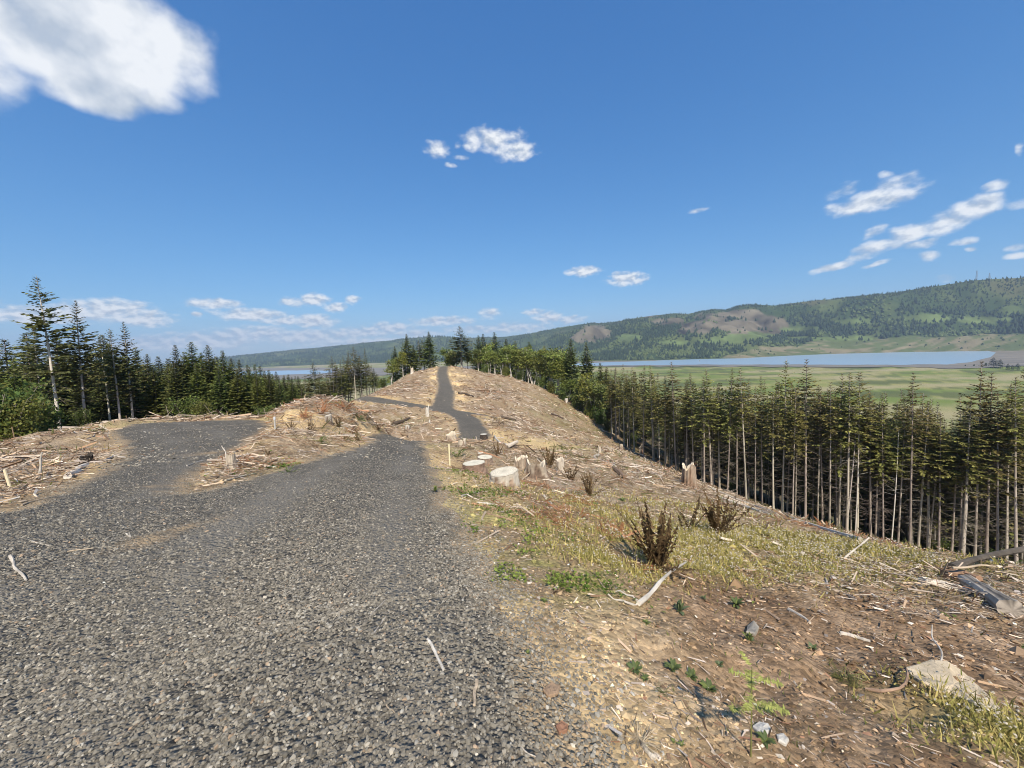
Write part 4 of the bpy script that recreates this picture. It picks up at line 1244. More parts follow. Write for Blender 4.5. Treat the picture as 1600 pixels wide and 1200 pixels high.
for i, (px, Y, h) in enumerate([(8, 22, 3.2), (35, 24, 3.0), (55, 26, 2.6), (70, 27, 2.2), (20, 20, 2.2), (-10, 20, 3), (290, 33, 2.2), (315, 33, 1.8), (130, 29, 1.6), (415, 33, 1.6), (435, 34, 1.4)]):
    d = ray(px, 670)
    SHRUB[i % 3].put(d[0] / d[1] * Y, Y, h, f'{_ordn[sorted([8, 35, 55, 70, 20, -10, 290, 315, 130, 415, 435]).index(px)]} green shrub from the left below the conifers of the left wood', 'shrubs along the left wood', rz=i * 1.7)

# --- thin line of conifers left of the knoll
_row = sorted([(464, 62, 588), (478, 66, 590), (493, 72, 567), (502, 75, 580), (512, 78, 585), (522, 76, 557), (530, 82, 572), (540, 79, 555), (548, 82, 549), (556, 80, 541), (563, 86, 560), (574, 84, 544), (583, 88, 570), (590, 92, 585), (535, 90, 580), (508, 86, 590), (485, 80, 592), (472, 56, 606), (500, 70, 590), (517, 74, 578), (527, 78, 566), (535, 77, 562), (545, 84, 560), (566, 82, 556), (578, 90, 566), (586, 86, 575)])
_ord2 = _ordn + ['twenty-first', 'twenty-second', 'twenty-third', 'twenty-fourth', 'twenty-fifth', 'twenty-sixth', 'twenty-seventh', 'twenty-eighth']
for i, (px, Y, top) in enumerate(_row):
    put_px([OPEN[1 + i % 2], INNER[i % 3], STAND[i % 6], INNER[(i + 1) % 3]][i % 4], px, Y, top, {574: 'last tall conifer right of the thin row before the knoll', 556: 'tallest conifer in the thin row left of the knoll', 493: 'broad conifer at the left end of the thin row'}.get(px, f'{_ord2[i]} conifer from the left in the thin row before the knoll'),
           'conifers of the thin row', row=625, hmin=5, wide=prng.uniform(1.3, 1.7))
for i, (px, Y, top) in enumerate([(598, 96, 596), (608, 100, 590), (600, 104, 598), (592, 100, 604), (520, 74, 612)]):
    put_px(ALDER[i % 4], px, Y, top, f'{_ordn[sorted([598, 608, 600, 592, 520]).index(px)]} pale green alder from the left on the slope left of the knoll', 'alders left of the knoll', row=610, hmin=2.5)

# --- trees on top of the knoll
for px, Y, top, kd, w, lab in [
    (722, 126, 509, OPEN[1], 1.7, 'tall dark conifer standing right of the knoll track'),
    (673, 122, 518, FULL[0], .95, 'full conifer left of the knoll track, nearest to it'),
    (638, 120, 521, FULL[1], .9, 'pointed conifer standing left among the knoll trees'),
    (619, 118, 541, FULL[0], .8, 'smallest conifer at the left end of the knoll trees'),
    (657, 124, 532, OPEN[1], 1.2, 'bare-trunked conifer between the two full knoll conifers'),
    (664, 126, 530, OPEN[2], 1.2, 'slim conifer behind the bare-trunked one on the knoll'),
    (648, 121, 538, FULL[2], .9, 'dark conifer in the middle of the knoll trees'),
    (630, 117, 550, ALDER[1], 1.1, 'light green alder below the pointed knoll conifer'),
    (612, 113, 562, ALDER[3], 1.0, 'light green alder at the left foot of the knoll trees'),
    (750, 152, 524, FULL[0], .9, 'left one of two dark conifer tips above the alders'),
    (757, 154, 521, FULL[2], .9, 'right one of two dark conifer tips above the alders'),
    (775, 156, 519, FULL[0], .95, 'single dark conifer tip above the middle of the alders'),
    (793, 150, 528, FULL[1], .9, 'green conifer tip among the alders'),
    (807, 146, 532, FULL[1], .9, 'green conifer tip right of the middle of the alders'),
    (828, 140, 533, FULL[1], 1.0, 'pointed green conifer behind the right alders'),
    (852, 132, 540, FULL[3], 1.0, 'yellow-green conifer right of the alders'),
    (893, 107, 529, FULL[0], .8, 'larger dark conifer at the right end of the alders'),
    (917, 110, 534, FULL[2], .8, 'dark conifer right beside the larger one near the river'),
    (938, 100, 566, FULL[1], .9, 'bright green conifer at the head of the right stand'),
    (948, 98, 572, FULL[3], .9, 'olive conifer at the head of the right stand')]:
    put_px(kd, px, Y, top, lab, None, row=590, hmin=5, wide=w * 1.35)
_al = [(705, 133, 552), (712, 136, 545), (732, 130, 545), (740, 128, 552), (748, 126, 546), (757, 124, 548), (765, 123, 541), (774, 121, 548), (783, 121, 543), (791, 120, 546), (800, 118, 541), (808, 119, 546), (816, 117, 543), (825, 117, 548), (833, 116, 545),
       (842, 114, 552), (850, 115, 548), (858, 112, 556), (866, 111, 552), (874, 109, 556), (882, 108, 552), (888, 105, 590), (905, 102, 592), (916, 99, 585), (926, 97, 592), (940, 95, 600), (878, 112, 548), (846, 124, 546), (820, 126, 541), (790, 130, 540), (767, 132, 538), (870, 118, 552), (858, 126, 545)]
for i, (px, Y, top) in enumerate(_al):
    lab = 'pale-stemmed alder with fresh light green leaves behind the knoll clearcut' if i < 21 else 'light green alder near the head of the right stand' if i < 26 else 'light green alder crown showing behind the front alders'
    if 1 < i < 21: lab = f'{_ordn[i - 2]} alder from the left along the edge behind the right clearcut slope'
    put_px(ALDER[[0, 2, 1, 3, 2, 0, 3][i % 7]], px, Y, top, lab, 'alders right of the knoll', row=600, hmin=4, wide=prng.uniform(1.25, 1.65))
for i, (px, Y, h) in enumerate([(760, 119, 2.5), (790, 116, 3), (812, 114, 3), (845, 110, 3), (862, 108, 3.4), (880, 104, 3), (905, 100, 4), (920, 96, 4), (935, 92, 4), (700, 131, 2.5), (950, 89, 3), (600, 92, 2.5)]):
    d = ray(px, 610)
    SHRUB[i % 3].put(d[0] / d[1] * Y, Y, h, f'{_ordn[sorted([760, 790, 812, 845, 862, 880, 905, 920, 935, 700, 950, 600]).index(px)]} green shrub from the left along the wood edge beyond the clearcut', 'shrubs at the alder edge', rz=i)

# --- trees across the valley
FAR = [Kind('conifer_tree', 'conifer', 15, conifer(600, 15, .08, 3.4, spray=2.2, gap=1.5, per=5, twigs=0, trunk_r=.25, green=(.030, .045, .018), tip=(.06, .075, .03))),
       Kind('broadleaf_tree', 'tree', 10, alder(601, 10, 2, .2, green=(.075, .10, .03), leaf=.7, clump=.9, low=.2))]


def put_far(kd, px, py, h, label, group, wide=1.0):
    p = at_z(px, py, Z_VALLEY + .2)
    o = kd.put(p[0], p[1], h, label, group, rz=px, wide=wide, sink=0)
    return o


_rf = random.Random(8)
_bank = []
for i in range(50):
    if i < 32:
        px = _rf.uniform(985, 1128); py = 560.5 - (px - 985) / 143 * 3 - _rf.uniform(0, 6); h = _rf.uniform(12, 24)
    else:
        px = _rf.uniform(925, 990); py = 563 - _rf.uniform(0, 5); h = _rf.uniform(9, 18)
    p = at_z(px, py, Z_VALLEY); _bank.append((p[0], p[1], p[2] - .5, h / 15 * 1.5, h / 15))
joined('far_bank_trees', _bank, [(FAR[0].meshes[0], 1), (FAR[0].meshes[1], 0)], 'dark clump of small trees on the far river bank', 'woodland', [mt_needle, mt_bark])
for px, py, h, lab in [(1253, 547, 17, 'single round tree on the far pasture near the river bend'), (1284, 545, 19, 'taller single tree on the far pasture'), (1391, 536, 20, 'single tree at the back of the far pasture'), (1503, 529, 16, 'single tree far right on the pasture'), (1233, 549, 8, 'small bush left of the round pasture tree'), (1330, 541, 8, 'small bush in the middle of the far pasture')]:
    put_far(FAR[1], px, py, h, lab, None, 1.3)
for i, (px, py, h) in enumerate([(1552, 574, 24), (1563, 575, 20), (1575, 577, 13), (1590, 578, 15), (1604, 578, 16), (1582, 578, 11), (1616, 577, 18), (1540, 572, 8), (1522, 572, 5), (1508, 572, 4)]):
    put_far(FAR[0] if i < 7 else FAR[1], px, py, h, 'dark conifer in the river bank clump at the right' if i < 7 else 'grey green bush left of the river bank clump', 'river bank clump at the right', 1.3)
# ------------------------------------------------------------------ loose things on the ground
mt_stone = mat_attr('crushed_stone', .8, 40.0, .3, spec=.3)
mt_wood = mat_attr('weathered_wood', .85, 9.0, .35, .5, 30.0, spec=.15)
mt_barkpiece = mat_attr('stump_bark', .95, 7.0, .5, .9, 22.0, stretch=(1, 1, .25), spec=.1)
mt_cut = mat_attr('sawn_wood', .8, 5.0, .15, .2, 40.0, spec=.15)
mt_herb = mat_attr('herb_leaves', .6, 8.0, .2, translucent=.3, spec=.2)
mt_dead = mat_attr('dead_fronds', .85, 10.0, .3, translucent=.12, spec=.1)
RG = np.random.default_rng(77)


def frames(n_, rng, yaw=None):
    """random tangent frames about normals: columns t, b, n"""
    k = len(n_)
    yaw = rng.uniform(0, 2 * np.pi, k) if yaw is None else yaw
    h = np.stack([np.cos(yaw), np.sin(yaw), np.zeros(k)], -1)
    t = unit(h - n_ * (h * n_).sum(-1, keepdims=True))
    return np.stack([t, np.cross(n_, t), n_], -1)


def scatter_mesh(name, bases, pos, M, scale, col, mat, rng, jit=.12):
    """one mesh of many pieces: each a copy of one of the base shapes"""
    pick = rng.integers(0, len(bases), len(pos))
    Vs, Fs, Cs = [], [], []; n = 0
    for i, (bv, bf) in enumerate(bases):
        s = pick == i
        if not s.any(): continue
        v = np.einsum('nij,nkj->nki', M[s], bv[None] * scale[s][:, None, :]) + pos[s][:, None]
        m_ = len(v); k = len(bv)
        Vs.append(v.reshape(-1, 3))
        Fs.append((bf[None] + (np.arange(m_) * k)[:, None, None]).reshape(-1, 3) + n)
        Cs.append(np.repeat(col[s], k, 0) * rng.uniform(1 - jit, 1 + jit, (m_ * k, 1)))
        n += m_ * k
    return mesh_np(name, np.concatenate(Vs), [np.concatenate(Fs)], np.clip(np.concatenate(Cs), 0, 1), [mat])


def polar(n, r0, r1, deg=61, rng=RG, power=1.0):
    r = np.exp(rng.uniform(math.log(r0), math.log(r1), n)); a = np.radians(rng.uniform(-deg, deg, n))
    return r * np.sin(a), r * np.cos(a), r


# --- crushed rock
_oct = np.array([[1, 0, 0], [-1, 0, 0], [0, 1, 0], [0, -1, 0], [0, 0, 1], [0, 0, -1]], float)
_octf = np.array([[0, 2, 4], [2, 1, 4], [1, 3, 4], [3, 0, 4], [2, 0, 5], [1, 2, 5], [3, 1, 5], [0, 3, 5]])
STONES = []
for k in range(14):
    v = _oct + RG.uniform(-.28, .28, (6, 3)); v[:, 2] *= .8
    STONES.append((v, _octf))
# near ones: blocky lumps with chipped corners
_g1 = (1 + 5 ** .5) / 2
_ico = np.array([[-1, _g1, 0], [1, _g1, 0], [-1, -_g1, 0], [1, -_g1, 0], [0, -1, _g1], [0, 1, _g1], [0, -1, -_g1], [0, 1, -_g1], [_g1, 0, -1], [_g1, 0, 1], [-_g1, 0, -1], [-_g1, 0, 1]]) / math.hypot(1, _g1)
_icof = np.array([[0, 11, 5], [0, 5, 1], [0, 1, 7], [0, 7, 10], [0, 10, 11], [1, 5, 9], [5, 11, 4], [11, 10, 2], [10, 7, 6], [7, 1, 8], [3, 9, 4], [3, 4, 2], [3, 2, 6], [3, 6, 8], [3, 8, 9], [4, 9, 5], [2, 4, 11], [6, 2, 10], [8, 6, 7], [9, 8, 1]])
STONES_NEAR = []
for k in range(20):
    v = _ico.copy()
    for _ in range(6):        # flat broken faces
        d = unit(RG.normal(0, 1, 3)); c = RG.uniform(.42, .72); h = v @ d
        v = v - d[None] * np.maximum(0, h - c)[:, None]
    v *= RG.uniform(.9, 1.1, (12, 1))
    STONES_NEAR.append((v * 1.15, _icof))


def gravel(name, n, r0, r1, smin, smax, uniform, label, shapes):
    if uniform:
        r = np.sqrt(RG.uniform(r0 ** 2, r1 ** 2, n)); a = np.radians(RG.uniform(-64, 64, n))
        x, y = r * np.sin(a), r * np.cos(a)
    else:
        x, y, r = polar(n, r0, r1)
    sd = road_sd(x, y)
    p = sstep(sd + fbm(x * 4, y * 4, 31, 2) * .16, -.42, .22)
    bare = np.zeros(n)
    for px, py, ln, wd in SANDY:
        h = hit(px, py); d = np.array([.42, .9]) if px < 300 else np.array([.2, .98]); d /= np.hypot(*d)
        u = (x - h[0]) * d[0] + (y - h[1]) * d[1]; v = -(x - h[0]) * d[1] + (y - h[1]) * d[0]
        bare = np.maximum(bare, np.exp(-(u / ln) ** 2 - (v / wd) ** 2))
    ok = (RG.uniform(0, 1, n) < p * (1 - .9 * bare) * (1 - .6 * ruts(x, y)))
    x, y, r, sd = x[ok], y[ok], r[ok], sd[ok]
    z = surf(x, y)
    s = np.exp(RG.normal(0, .38, len(x))) * (smin + smax) / 2
    s = np.clip(s, smin * .55, smax * 1.6)
    nn = unit(normals(x, y) + RG.normal(0, .22, (len(x), 3)))
    col = np.array([.196, .173, .134])[None] * np.exp(RG.normal(0, .31, (len(x), 1)))
    warm = RG.uniform(0, 1, len(x))
    col = np.where((warm > .975)[:, None], np.array([.36, .26, .17])[None] * RG.uniform(.6, 1.1, (len(x), 1)), col)
    col = np.where((warm < .05)[:, None], np.array([.32, .295, .245])[None] * RG.uniform(.7, 1.3, (len(x), 1)), col)
    sc = np.stack([s * RG.uniform(.8, 1.4, len(x)), s * RG.uniform(.7, 1.1, len(x)), s * RG.uniform(.6, 1.0, len(x))], -1)
    me = scatter_mesh(name, shapes, np.stack([x, y, z + s * .12], -1), frames(nn, RG), sc, np.clip(col, .03, .6), mt_stone, RG, .1)
    return tag(obj(name, me), label, 'gravel', kind='stuff')


gravel('gravel', 36000, .8, 2.8, .0048, .0086, True, 'loose dark crushed rock lying on the near road', STONES_NEAR)
gravel('gravel', 165000, 2.75, 12, .0058, .0094, False, 'loose dark crushed rock farther along the road and landing', STONES)
gravel('gravel', 34000, 12, 42, .017, .028, False, 'loose dark crushed rock on the far road and landing', STONES)

# --- slash: sticks, twigs and bark left by the logging
def stick_shape(rng, rings, sides, bend=.12):
    s = np.linspace(-.5, .5, rings)
    cx = rng.normal(0, bend, rings) * .35; cz = rng.normal(0, bend, rings) * .25
    cx -= cx.mean(); cz -= cz.mean()
    a = np.linspace(0, 2 * np.pi, sides, endpoint=False)
    rad = np.linspace(1.0, rng.uniform(.45, .9), rings)
    # x along the stick (unit length), y and z radius units are carried by a small factor
    V = np.stack([np.repeat(s[:, None], sides, 1), cx[:, None] + .045 * rad[:, None] * np.cos(a)[None], cz[:, None] * .5 + .045 * rad[:, None] * np.sin(a)[None]], -1).reshape(-1, 3)
    q = grid_faces(rings, sides, True)
    F = np.concatenate([q[:, [0, 1, 2]], q[:, [0, 2, 3]]])
    return V, F


STICK_N = [stick_shape(RG, 3, 3) for _ in range(16)]
STICK_F = [stick_shape(RG, 2, 3) for _ in range(8)]
_slab_v = np.array([[x, y, z] for z in (-.5, .5) for x, y in ((-.5, -.4), (.45, -.5), (.5, .42), (-.42, .5))], float)
_slab_f = np.array([[3, 2, 1], [3, 1, 0], [4, 5, 6], [4, 6, 7], [0, 1, 5], [0, 5, 4], [1, 2, 6], [1, 6, 5], [2, 3, 7], [2, 7, 6], [3, 0, 4], [3, 4, 7]])
SLABS = [(_slab_v + RG.uniform(-.14, .14, _slab_v.shape) * np.array([1, 1, .6]), _slab_f) for _ in range(8)]
WOODC = np.array([[.60, .50, .39], [.50, .39, .28], [.40, .33, .27], [.44, .31, .20], [.22, .14, .085], [.31, .17, .10], [.66, .57, .46], [.13, .09, .06]])
WOODP = np.array([.13, .16, .15, .17, .15, .08, .06, .10])


def in_poly(x, y, P, m_=0.0):
    return poly_sd(np.asarray(x), np.asarray(y), P) > m_


PILES = [(430, 700, 2.6, 1.0), (500, 660, 3.5, 1.0), (540, 650, 3.0, .9), (380, 735, 1.5, .8), (60, 730, 3.0, .8), (30, 745, 2.2, .8), (845, 725, 2.0, .7), (1540, 920, 1.6, .7), (600, 665, 4, .6), (330, 745, 1.0, .6), (840, 668, 5, .3), (730, 605, 5, .5), (740, 612, 6, .6), (620, 605, 7, .5), (1000, 745, 4, .4)]


def slash(name, n, r0, r1, shapes, lmin, lk, label, slab=0.0, keep=1.0):
    x, y, r = polar(n, r0, r1)
    sd = road_sd(x, y)
    heap = np.zeros(n)
    for px, py, rad, k in PILES:
        heap = np.maximum(heap, blot(x, y, px, py, rad, 1.3) * k)
    soil = sstep(x + y * .12, .3, 2.0) * (1 - sstep(r, 4, 8))
    p = (.55 + .35 * fbm(x * .7, y * .7, 33, 3) + heap) * keep * (1 - .35 * soil)
    for px, py, rad, k in GREEN[:9]:
        p = p * (1 - .6 * k * blot(x, y, px, py, rad))
    p = p * (1 - .985 * sstep(sd, -.35, .05))
    for px, py, rad in [(712, 600, 2.4), (715, 585, 2.8), (713, 618, 2.2), (681, 590, 1.7), (684, 580, 1.7), (820, 690, 3), (845, 695, 3)]:
        p = p * (1 - .95 * blot(x, y, px, py, rad))
    for P in (_stand, _leftwood, _alder):
        p = np.where(in_poly(x, y, P, 3.0), p * .05, p)
    ok = RG.uniform(0, 1, n) < p
    x, y, r, heap = x[ok], y[ok], r[ok], heap[ok]
    k = len(x)
    L = np.maximum(lmin, lk * r) * np.exp(RG.normal(0, .55, k))
    L = np.minimum(np.where(RG.uniform(0, 1, k) < .05, L * 2.0, L), 1.5)
    n_ = unit(normals(x, y) + RG.normal(0, .16, (k, 3)) + RG.normal(0, .5, (k, 3)) * (RG.uniform(0, 1, k) < .12 + .3 * heap)[:, None])
    z = terr(x, y) + L * .012 + heap * RG.uniform(0, .28, k) * np.minimum(1, r / 8)
    ci = RG.choice(len(WOODC), k, p=WOODP)
    col = WOODC[ci] * np.exp(RG.normal(0, .22, (k, 1)))
    th = RG.uniform(.35, 1.15, k) * np.where(r > 24, 1.15, np.minimum(1, .45 / L) ** .5)
    if slab:
        L = np.minimum(L, .05 + .010 * r)
        sc = np.stack([L * .5, L * RG.uniform(.15, .4, k), L * .06], -1)
    else:
        sc = np.stack([L, L * th, L * th], -1)
    me = scatter_mesh(name, shapes, np.stack([x, y, z], -1), frames(n_, RG), sc, np.clip(col, .03, .9), mt_wood, RG, .12)
    return tag(obj(name, me), label, 'slash', kind='stuff')


slash('slash', 24000, 1.2, 6.5, STICK_N, .04, .012, 'small dead twigs littering the near ground')
slash('slash', 66000, 5.5, 30, STICK_N, .06, .0098, 'dry bleached sticks strewn over the clearcut')
slash('slash', 120000, 26, 138, STICK_F, .2, .0092, 'pale logging debris covering the knoll and far slope')
slash('bark_chips', 16000, 1.2, 12, SLABS, .03, .013, 'bark flakes and wood chips on the bare soil', slab=1)

# --- tangles of brush: twigs sticking up in clumps
xc, yc, rc = polar(2000, 9, 130)
pc = .35 + .5 * fbm(xc * .4, yc * .4, 35, 3)
for px, py, rad, k in PILES:
    pc = pc + blot(xc, yc, px, py, rad, 1.3) * k * 1.6
okc = (road_sd(xc, yc) < -.5) & (RG.uniform(0, 1, len(xc)) < pc)
for P in (_stand, _leftwood, _alder):
    okc &= ~in_poly(xc, yc, P, 1.0)
xc, yc, rc = xc[okc], yc[okc], rc[okc]
nc = len(xc); per = 16
size = np.clip(.02 * rc, .14, .85) * np.exp(RG.normal(0, .35, nc))
cx = np.repeat(xc, per) + RG.normal(0, .5, nc * per) * np.repeat(size, per); cy = np.repeat(yc, per) + RG.normal(0, .5, nc * per) * np.repeat(size, per)
L = np.repeat(size, per) * RG.uniform(.5, 1.3, nc * per)
n_ = unit(np.stack([RG.normal(0, 1, nc * per), RG.normal(0, 1, nc * per), RG.normal(0, .9, nc * per)], -1))
BC = np.array([[.15, .095, .055], [.10, .07, .045], [.24, .16, .10], [.35, .28, .21], [.20, .115, .065], [.14, .14, .045]])
bcol = np.repeat(BC[RG.integers(0, 6, nc)], per, 0) * np.exp(RG.normal(0, .35, (nc * per, 1)))
th = RG.uniform(.16, .5, nc * per)
me = scatter_mesh('brush', STICK_F, np.stack([cx, cy, terr(cx, cy) + L * .18], -1), frames(n_, RG), np.stack([L, L * th, L * th], -1), bcol, mt_wood, RG)
tag(obj('brush', me), 'tangled clumps of dead brush across the clearcut', 'brush', kind='stuff')

# --- clods and small stones on the bare soil
x, y, r = polar(26000, 1.0, 9)
sd = road_sd(x, y)
ok = (sd < -.1) & (RG.uniform(0, 1, len(x)) < .8)
x, y, r = x[ok], y[ok], r[ok]
s = .0042 * np.maximum(1.2, r * .55) * np.exp(RG.normal(0, .5, len(x)))
n_ = unit(normals(x, y) + RG.normal(0, .3, (len(x), 3)))
soilc = zones(x, y, road_sd(x, y))
col = soilc * np.exp(RG.normal(.05, .35, (len(x), 1)))
me = scatter_mesh('soil_clods', STONES, np.stack([x, y, terr(x, y) + s * .2], -1), frames(n_, RG), np.stack([s * 1.2, s, s * .8], -1), np.clip(col, .03, .7), mat_attr('soil_crumbs', .95, 30.0, .3, spec=.1), RG)
tag(obj('soil_clods', me), 'crumbs of brown soil and pebbles on the bank', 'soil', kind='stuff')

# --- low growth
_lf = np.array([[0, 0, 0], [.5, .33, .12], [1, 0, .05], [.5, -.33, .12]], float)
_lff = np.array([[0, 1, 2], [0, 2, 3]])
_bl = np.array([[0, -.03, 0], [0, .03, 0], [.12, .02, .55], [.12, -.02, .55], [.38, 0, 1.0]], float)
_blf = np.array([[0, 1, 2], [0, 2, 3], [3, 2, 4]])


def patch_points(patches, per, rmax, rng, thr):
    X, Y, K = [], [], []
    for px, py, rad, k in patches:
        h = hit(px, py)
        if np.hypot(h[0], h[1]) > rmax: continue
        n = int(per * k * min(1.6, rad + .3))
        a = rng.normal(0, .62, (n, 2)) * rad * np.array([1.4, 1.0])
        X.append(h[0] + a[:, 0]); Y.append(h[1] + a[:, 1]); K.append(np.full(n, k))
    X, Y, K = [np.concatenate(v) for v in (X, Y, K)]
    keep = (road_sd(X, Y) < .12) & (fbm(X * 2.2, Y * 2.2, 37, 4) > thr)
    return X[keep], Y[keep], K[keep]


# clover-like weeds
x, y, k = patch_points(GREEN, 1700, 16, RG, .16)
r = np.hypot(x, y)
n = len(x)
n_ = unit(normals(x, y) + RG.normal(0, .55, (n, 3)))
s = (.016 + .0035 * r) * RG.uniform(.6, 1.5, n)
lightness = sstep(fbm(x * 1.3, y * 1.3, 38, 2), -.6, .6)[:, None]
col = (np.array([.105, .165, .025]) + (np.array([.22, .27, .055]) - np.array([.105, .165, .025])) * lightness) * RG.uniform(.6, 1.35, (n, 1))
me = scatter_mesh('clover', [(_lf, _lff)], np.stack([x, y, terr(x, y) + RG.uniform(.0, .045, n)], -1), frames(n_, RG), np.stack([s, s, s], -1), col, mt_herb, RG)
tag(obj('clover', me), 'bright green low weeds creeping beside the road', 'weeds', kind='stuff')

# rust red dead needles and fern litter
RED = [(905, 808, .55, 1), (960, 832, .5, 1), (868, 818, .5, .8), (985, 848, .3, .8), (925, 790, .5, .8), (845, 760, .8, .7), (1026, 893, .1, .5), (480, 655, 1.6, .8), (540, 642, 1.5, .8), (372, 728, .7, .8), (1290, 830, 1.2, .5)]
x, y, k = patch_points(RED, 700, 40, RG, -.1)
r = np.hypot(x, y); n = len(x)
L = (.05 + .010 * r) * np.exp(RG.normal(0, .4, n))
n_ = unit(normals(x, y) + RG.normal(0, .5, (n, 3)))
th = RG.uniform(.3, .9, n)
col = np.array([.27, .13, .07])[None] * np.exp(RG.normal(0, .35, (n, 1))) + np.array([.04, .03, .015])
me = scatter_mesh('rust_litter', STICK_N, np.stack([x, y, terr(x, y) + .02 + .03 * RG.uniform(0, 1, n)], -1), frames(n_, RG), np.stack([L, L * th, L * th], -1), col, mt_dead, RG)
tag(obj('rust_litter', me), 'rust red dead fern litter in patches on the bank', 'litter', kind='stuff')

# straw-green weeds with small white flower heads
x, y, k = patch_points(DRYWEED, 4200, 16, RG, -.35)
r = np.hypot(x, y); n = len(x)
s = RG.uniform(.04, .13, n) * (.8 + .04 * r)
n_ = unit(np.array([0, 0, 1.0])[None] + RG.normal(0, .35, (n, 3)))
mixg = RG.uniform(0, 1, (n, 1))
col = (np.array([.23, .22, .050]) * (1 - mixg) + np.array([.56, .45, .17]) * mixg) * RG.uniform(.7, 1.3, (n, 1))
sc = np.stack([s, s * (1.2 + .12 * r), s], -1)
zb = terr(x, y)
me = scatter_mesh('meadow_weeds', [(_bl, _blf), (_lf * np.array([.22, .2, .3]) + np.array([0, 0, .25]), _lff)], np.stack([x, y, zb - .01], -1), frames(n_, RG), sc, col, mt_herb, RG)
tag(obj('meadow_weeds', me), 'yellow-green flowering weeds over the brow of the bank', 'weeds', kind='stuff')
fl = RG.uniform(0, 1, n) < .10
xf, yf, sf, nf = x[fl], y[fl], s[fl], n_[fl]
tipz = np.stack([xf, yf, zb[fl]], -1) + nf * (sf * .95)[:, None]
s2 = (.0035 + .0011 * np.hypot(xf, yf)) * RG.uniform(.7, 1.5, len(xf))
me = scatter_mesh('white_flowers', [(_oct, _octf)], tipz, frames(nf, RG), np.stack([s2, s2, s2 * .6], -1), np.array([.62, .55, .42])[None] * RG.uniform(.75, 1.1, (len(xf), 1)), mt_herb, RG)
tag(obj('white_flowers', me), 'tiny white flower heads on the weeds', 'flowers', kind='stuff')

# thin grass and seedlings over the rest of the cut ground
x, y, r = polar(34000, 1.6, 115)
g = fbm(x * .5, y * .5, 39, 3)
ok = (road_sd(x, y) < -.1) & (RG.uniform(0, 1, len(x)) < .22 + .5 * g + .35 * sstep(x, 0, 10) * sstep(r, 25, 45))
for P in (_stand, _leftwood, _alder):
    ok &= ~in_poly(x, y, P, 1.0)
x, y, r = x[ok], y[ok], r[ok]; n = len(x)
s = np.clip(.02 * r ** .8, .03, .45) * RG.uniform(.5, 1.3, n)
n_ = unit(np.array([0, 0, 1.0])[None] + RG.normal(0, .4, (n, 3)))
col = np.where(RG.uniform(0, 1, (n, 1)) < .55, np.array([.13, .15, .035])[None], np.array([.33, .26, .11])[None]) * RG.uniform(.6, 1.3, (n, 1))
me = scatter_mesh('grass', [(_bl, _blf)], np.stack([x, y, terr(x, y) - .01], -1), frames(n_, RG), np.stack([s, s * 2.2, s], -1), col, mt_herb, RG)
tag(obj('grass', me), 'sparse thin grass sprouting through the slash', 'grass', kind='stuff')
# ------------------------------------------------------------------ single things
def gz(x, y):
    return float(surf(np.array([x]), np.array([y]))[0])


def spot(px, py):
    h = hit(px, py, fn=surf)
    return np.array([h[0], h[1], gz(h[0], h[1])])


def mpp(p):
    """metres per photograph pixel at a point"""
    return float((np.asarray(p) - CAM) @ CAM_F) / F_PX


mt_ring, nt, out = new_mat('sawn_rings')
_c = N(nt, 'ShaderNodeAttribute', attribute_name='Col').outputs['Color']
_p = N(nt, 'ShaderNodeTexCoord').outputs['Object']
_wv = N(nt, 'ShaderNodeTexWave', {'Vector': _p, 'Scale': 9.0, 'Distortion': 2.5, 'Detail': 3.0, 'Detail Scale': 1.5}, wave_type='RINGS', rings_direction='Z').outputs['Fac']
_nz = N(nt, 'ShaderNodeTexNoise', {'Vector': _p, 'Scale': 7.0, 'Detail': 6.0, 'Roughness': .7}).outputs[0]
_f = math_n(nt, 'ADD', math_n(nt, 'MULTIPLY_ADD', _wv, .22, .52), math_n(nt, 'MULTIPLY', _nz, .6))
_c = mixc(nt, 1.0, _c, N(nt, 'ShaderNodeCombineColor', {0: _f, 1: _f, 2: math_n(nt, 'MULTIPLY', _f, .95)}).outputs[0], 'MULTIPLY')
_b = N(nt, 'ShaderNodeBsdfPrincipled', {'Base Color': _c, 'Roughness': .85, 'Specular IOR Level': .1})
nt.links.new(N(nt, 'ShaderNodeBump', {'Height': _nz, 'Strength': .4, 'Distance': .01}).outputs[0], _b.inputs['Normal'])
nt.links.new(_b.outputs[0], out.inputs[0])

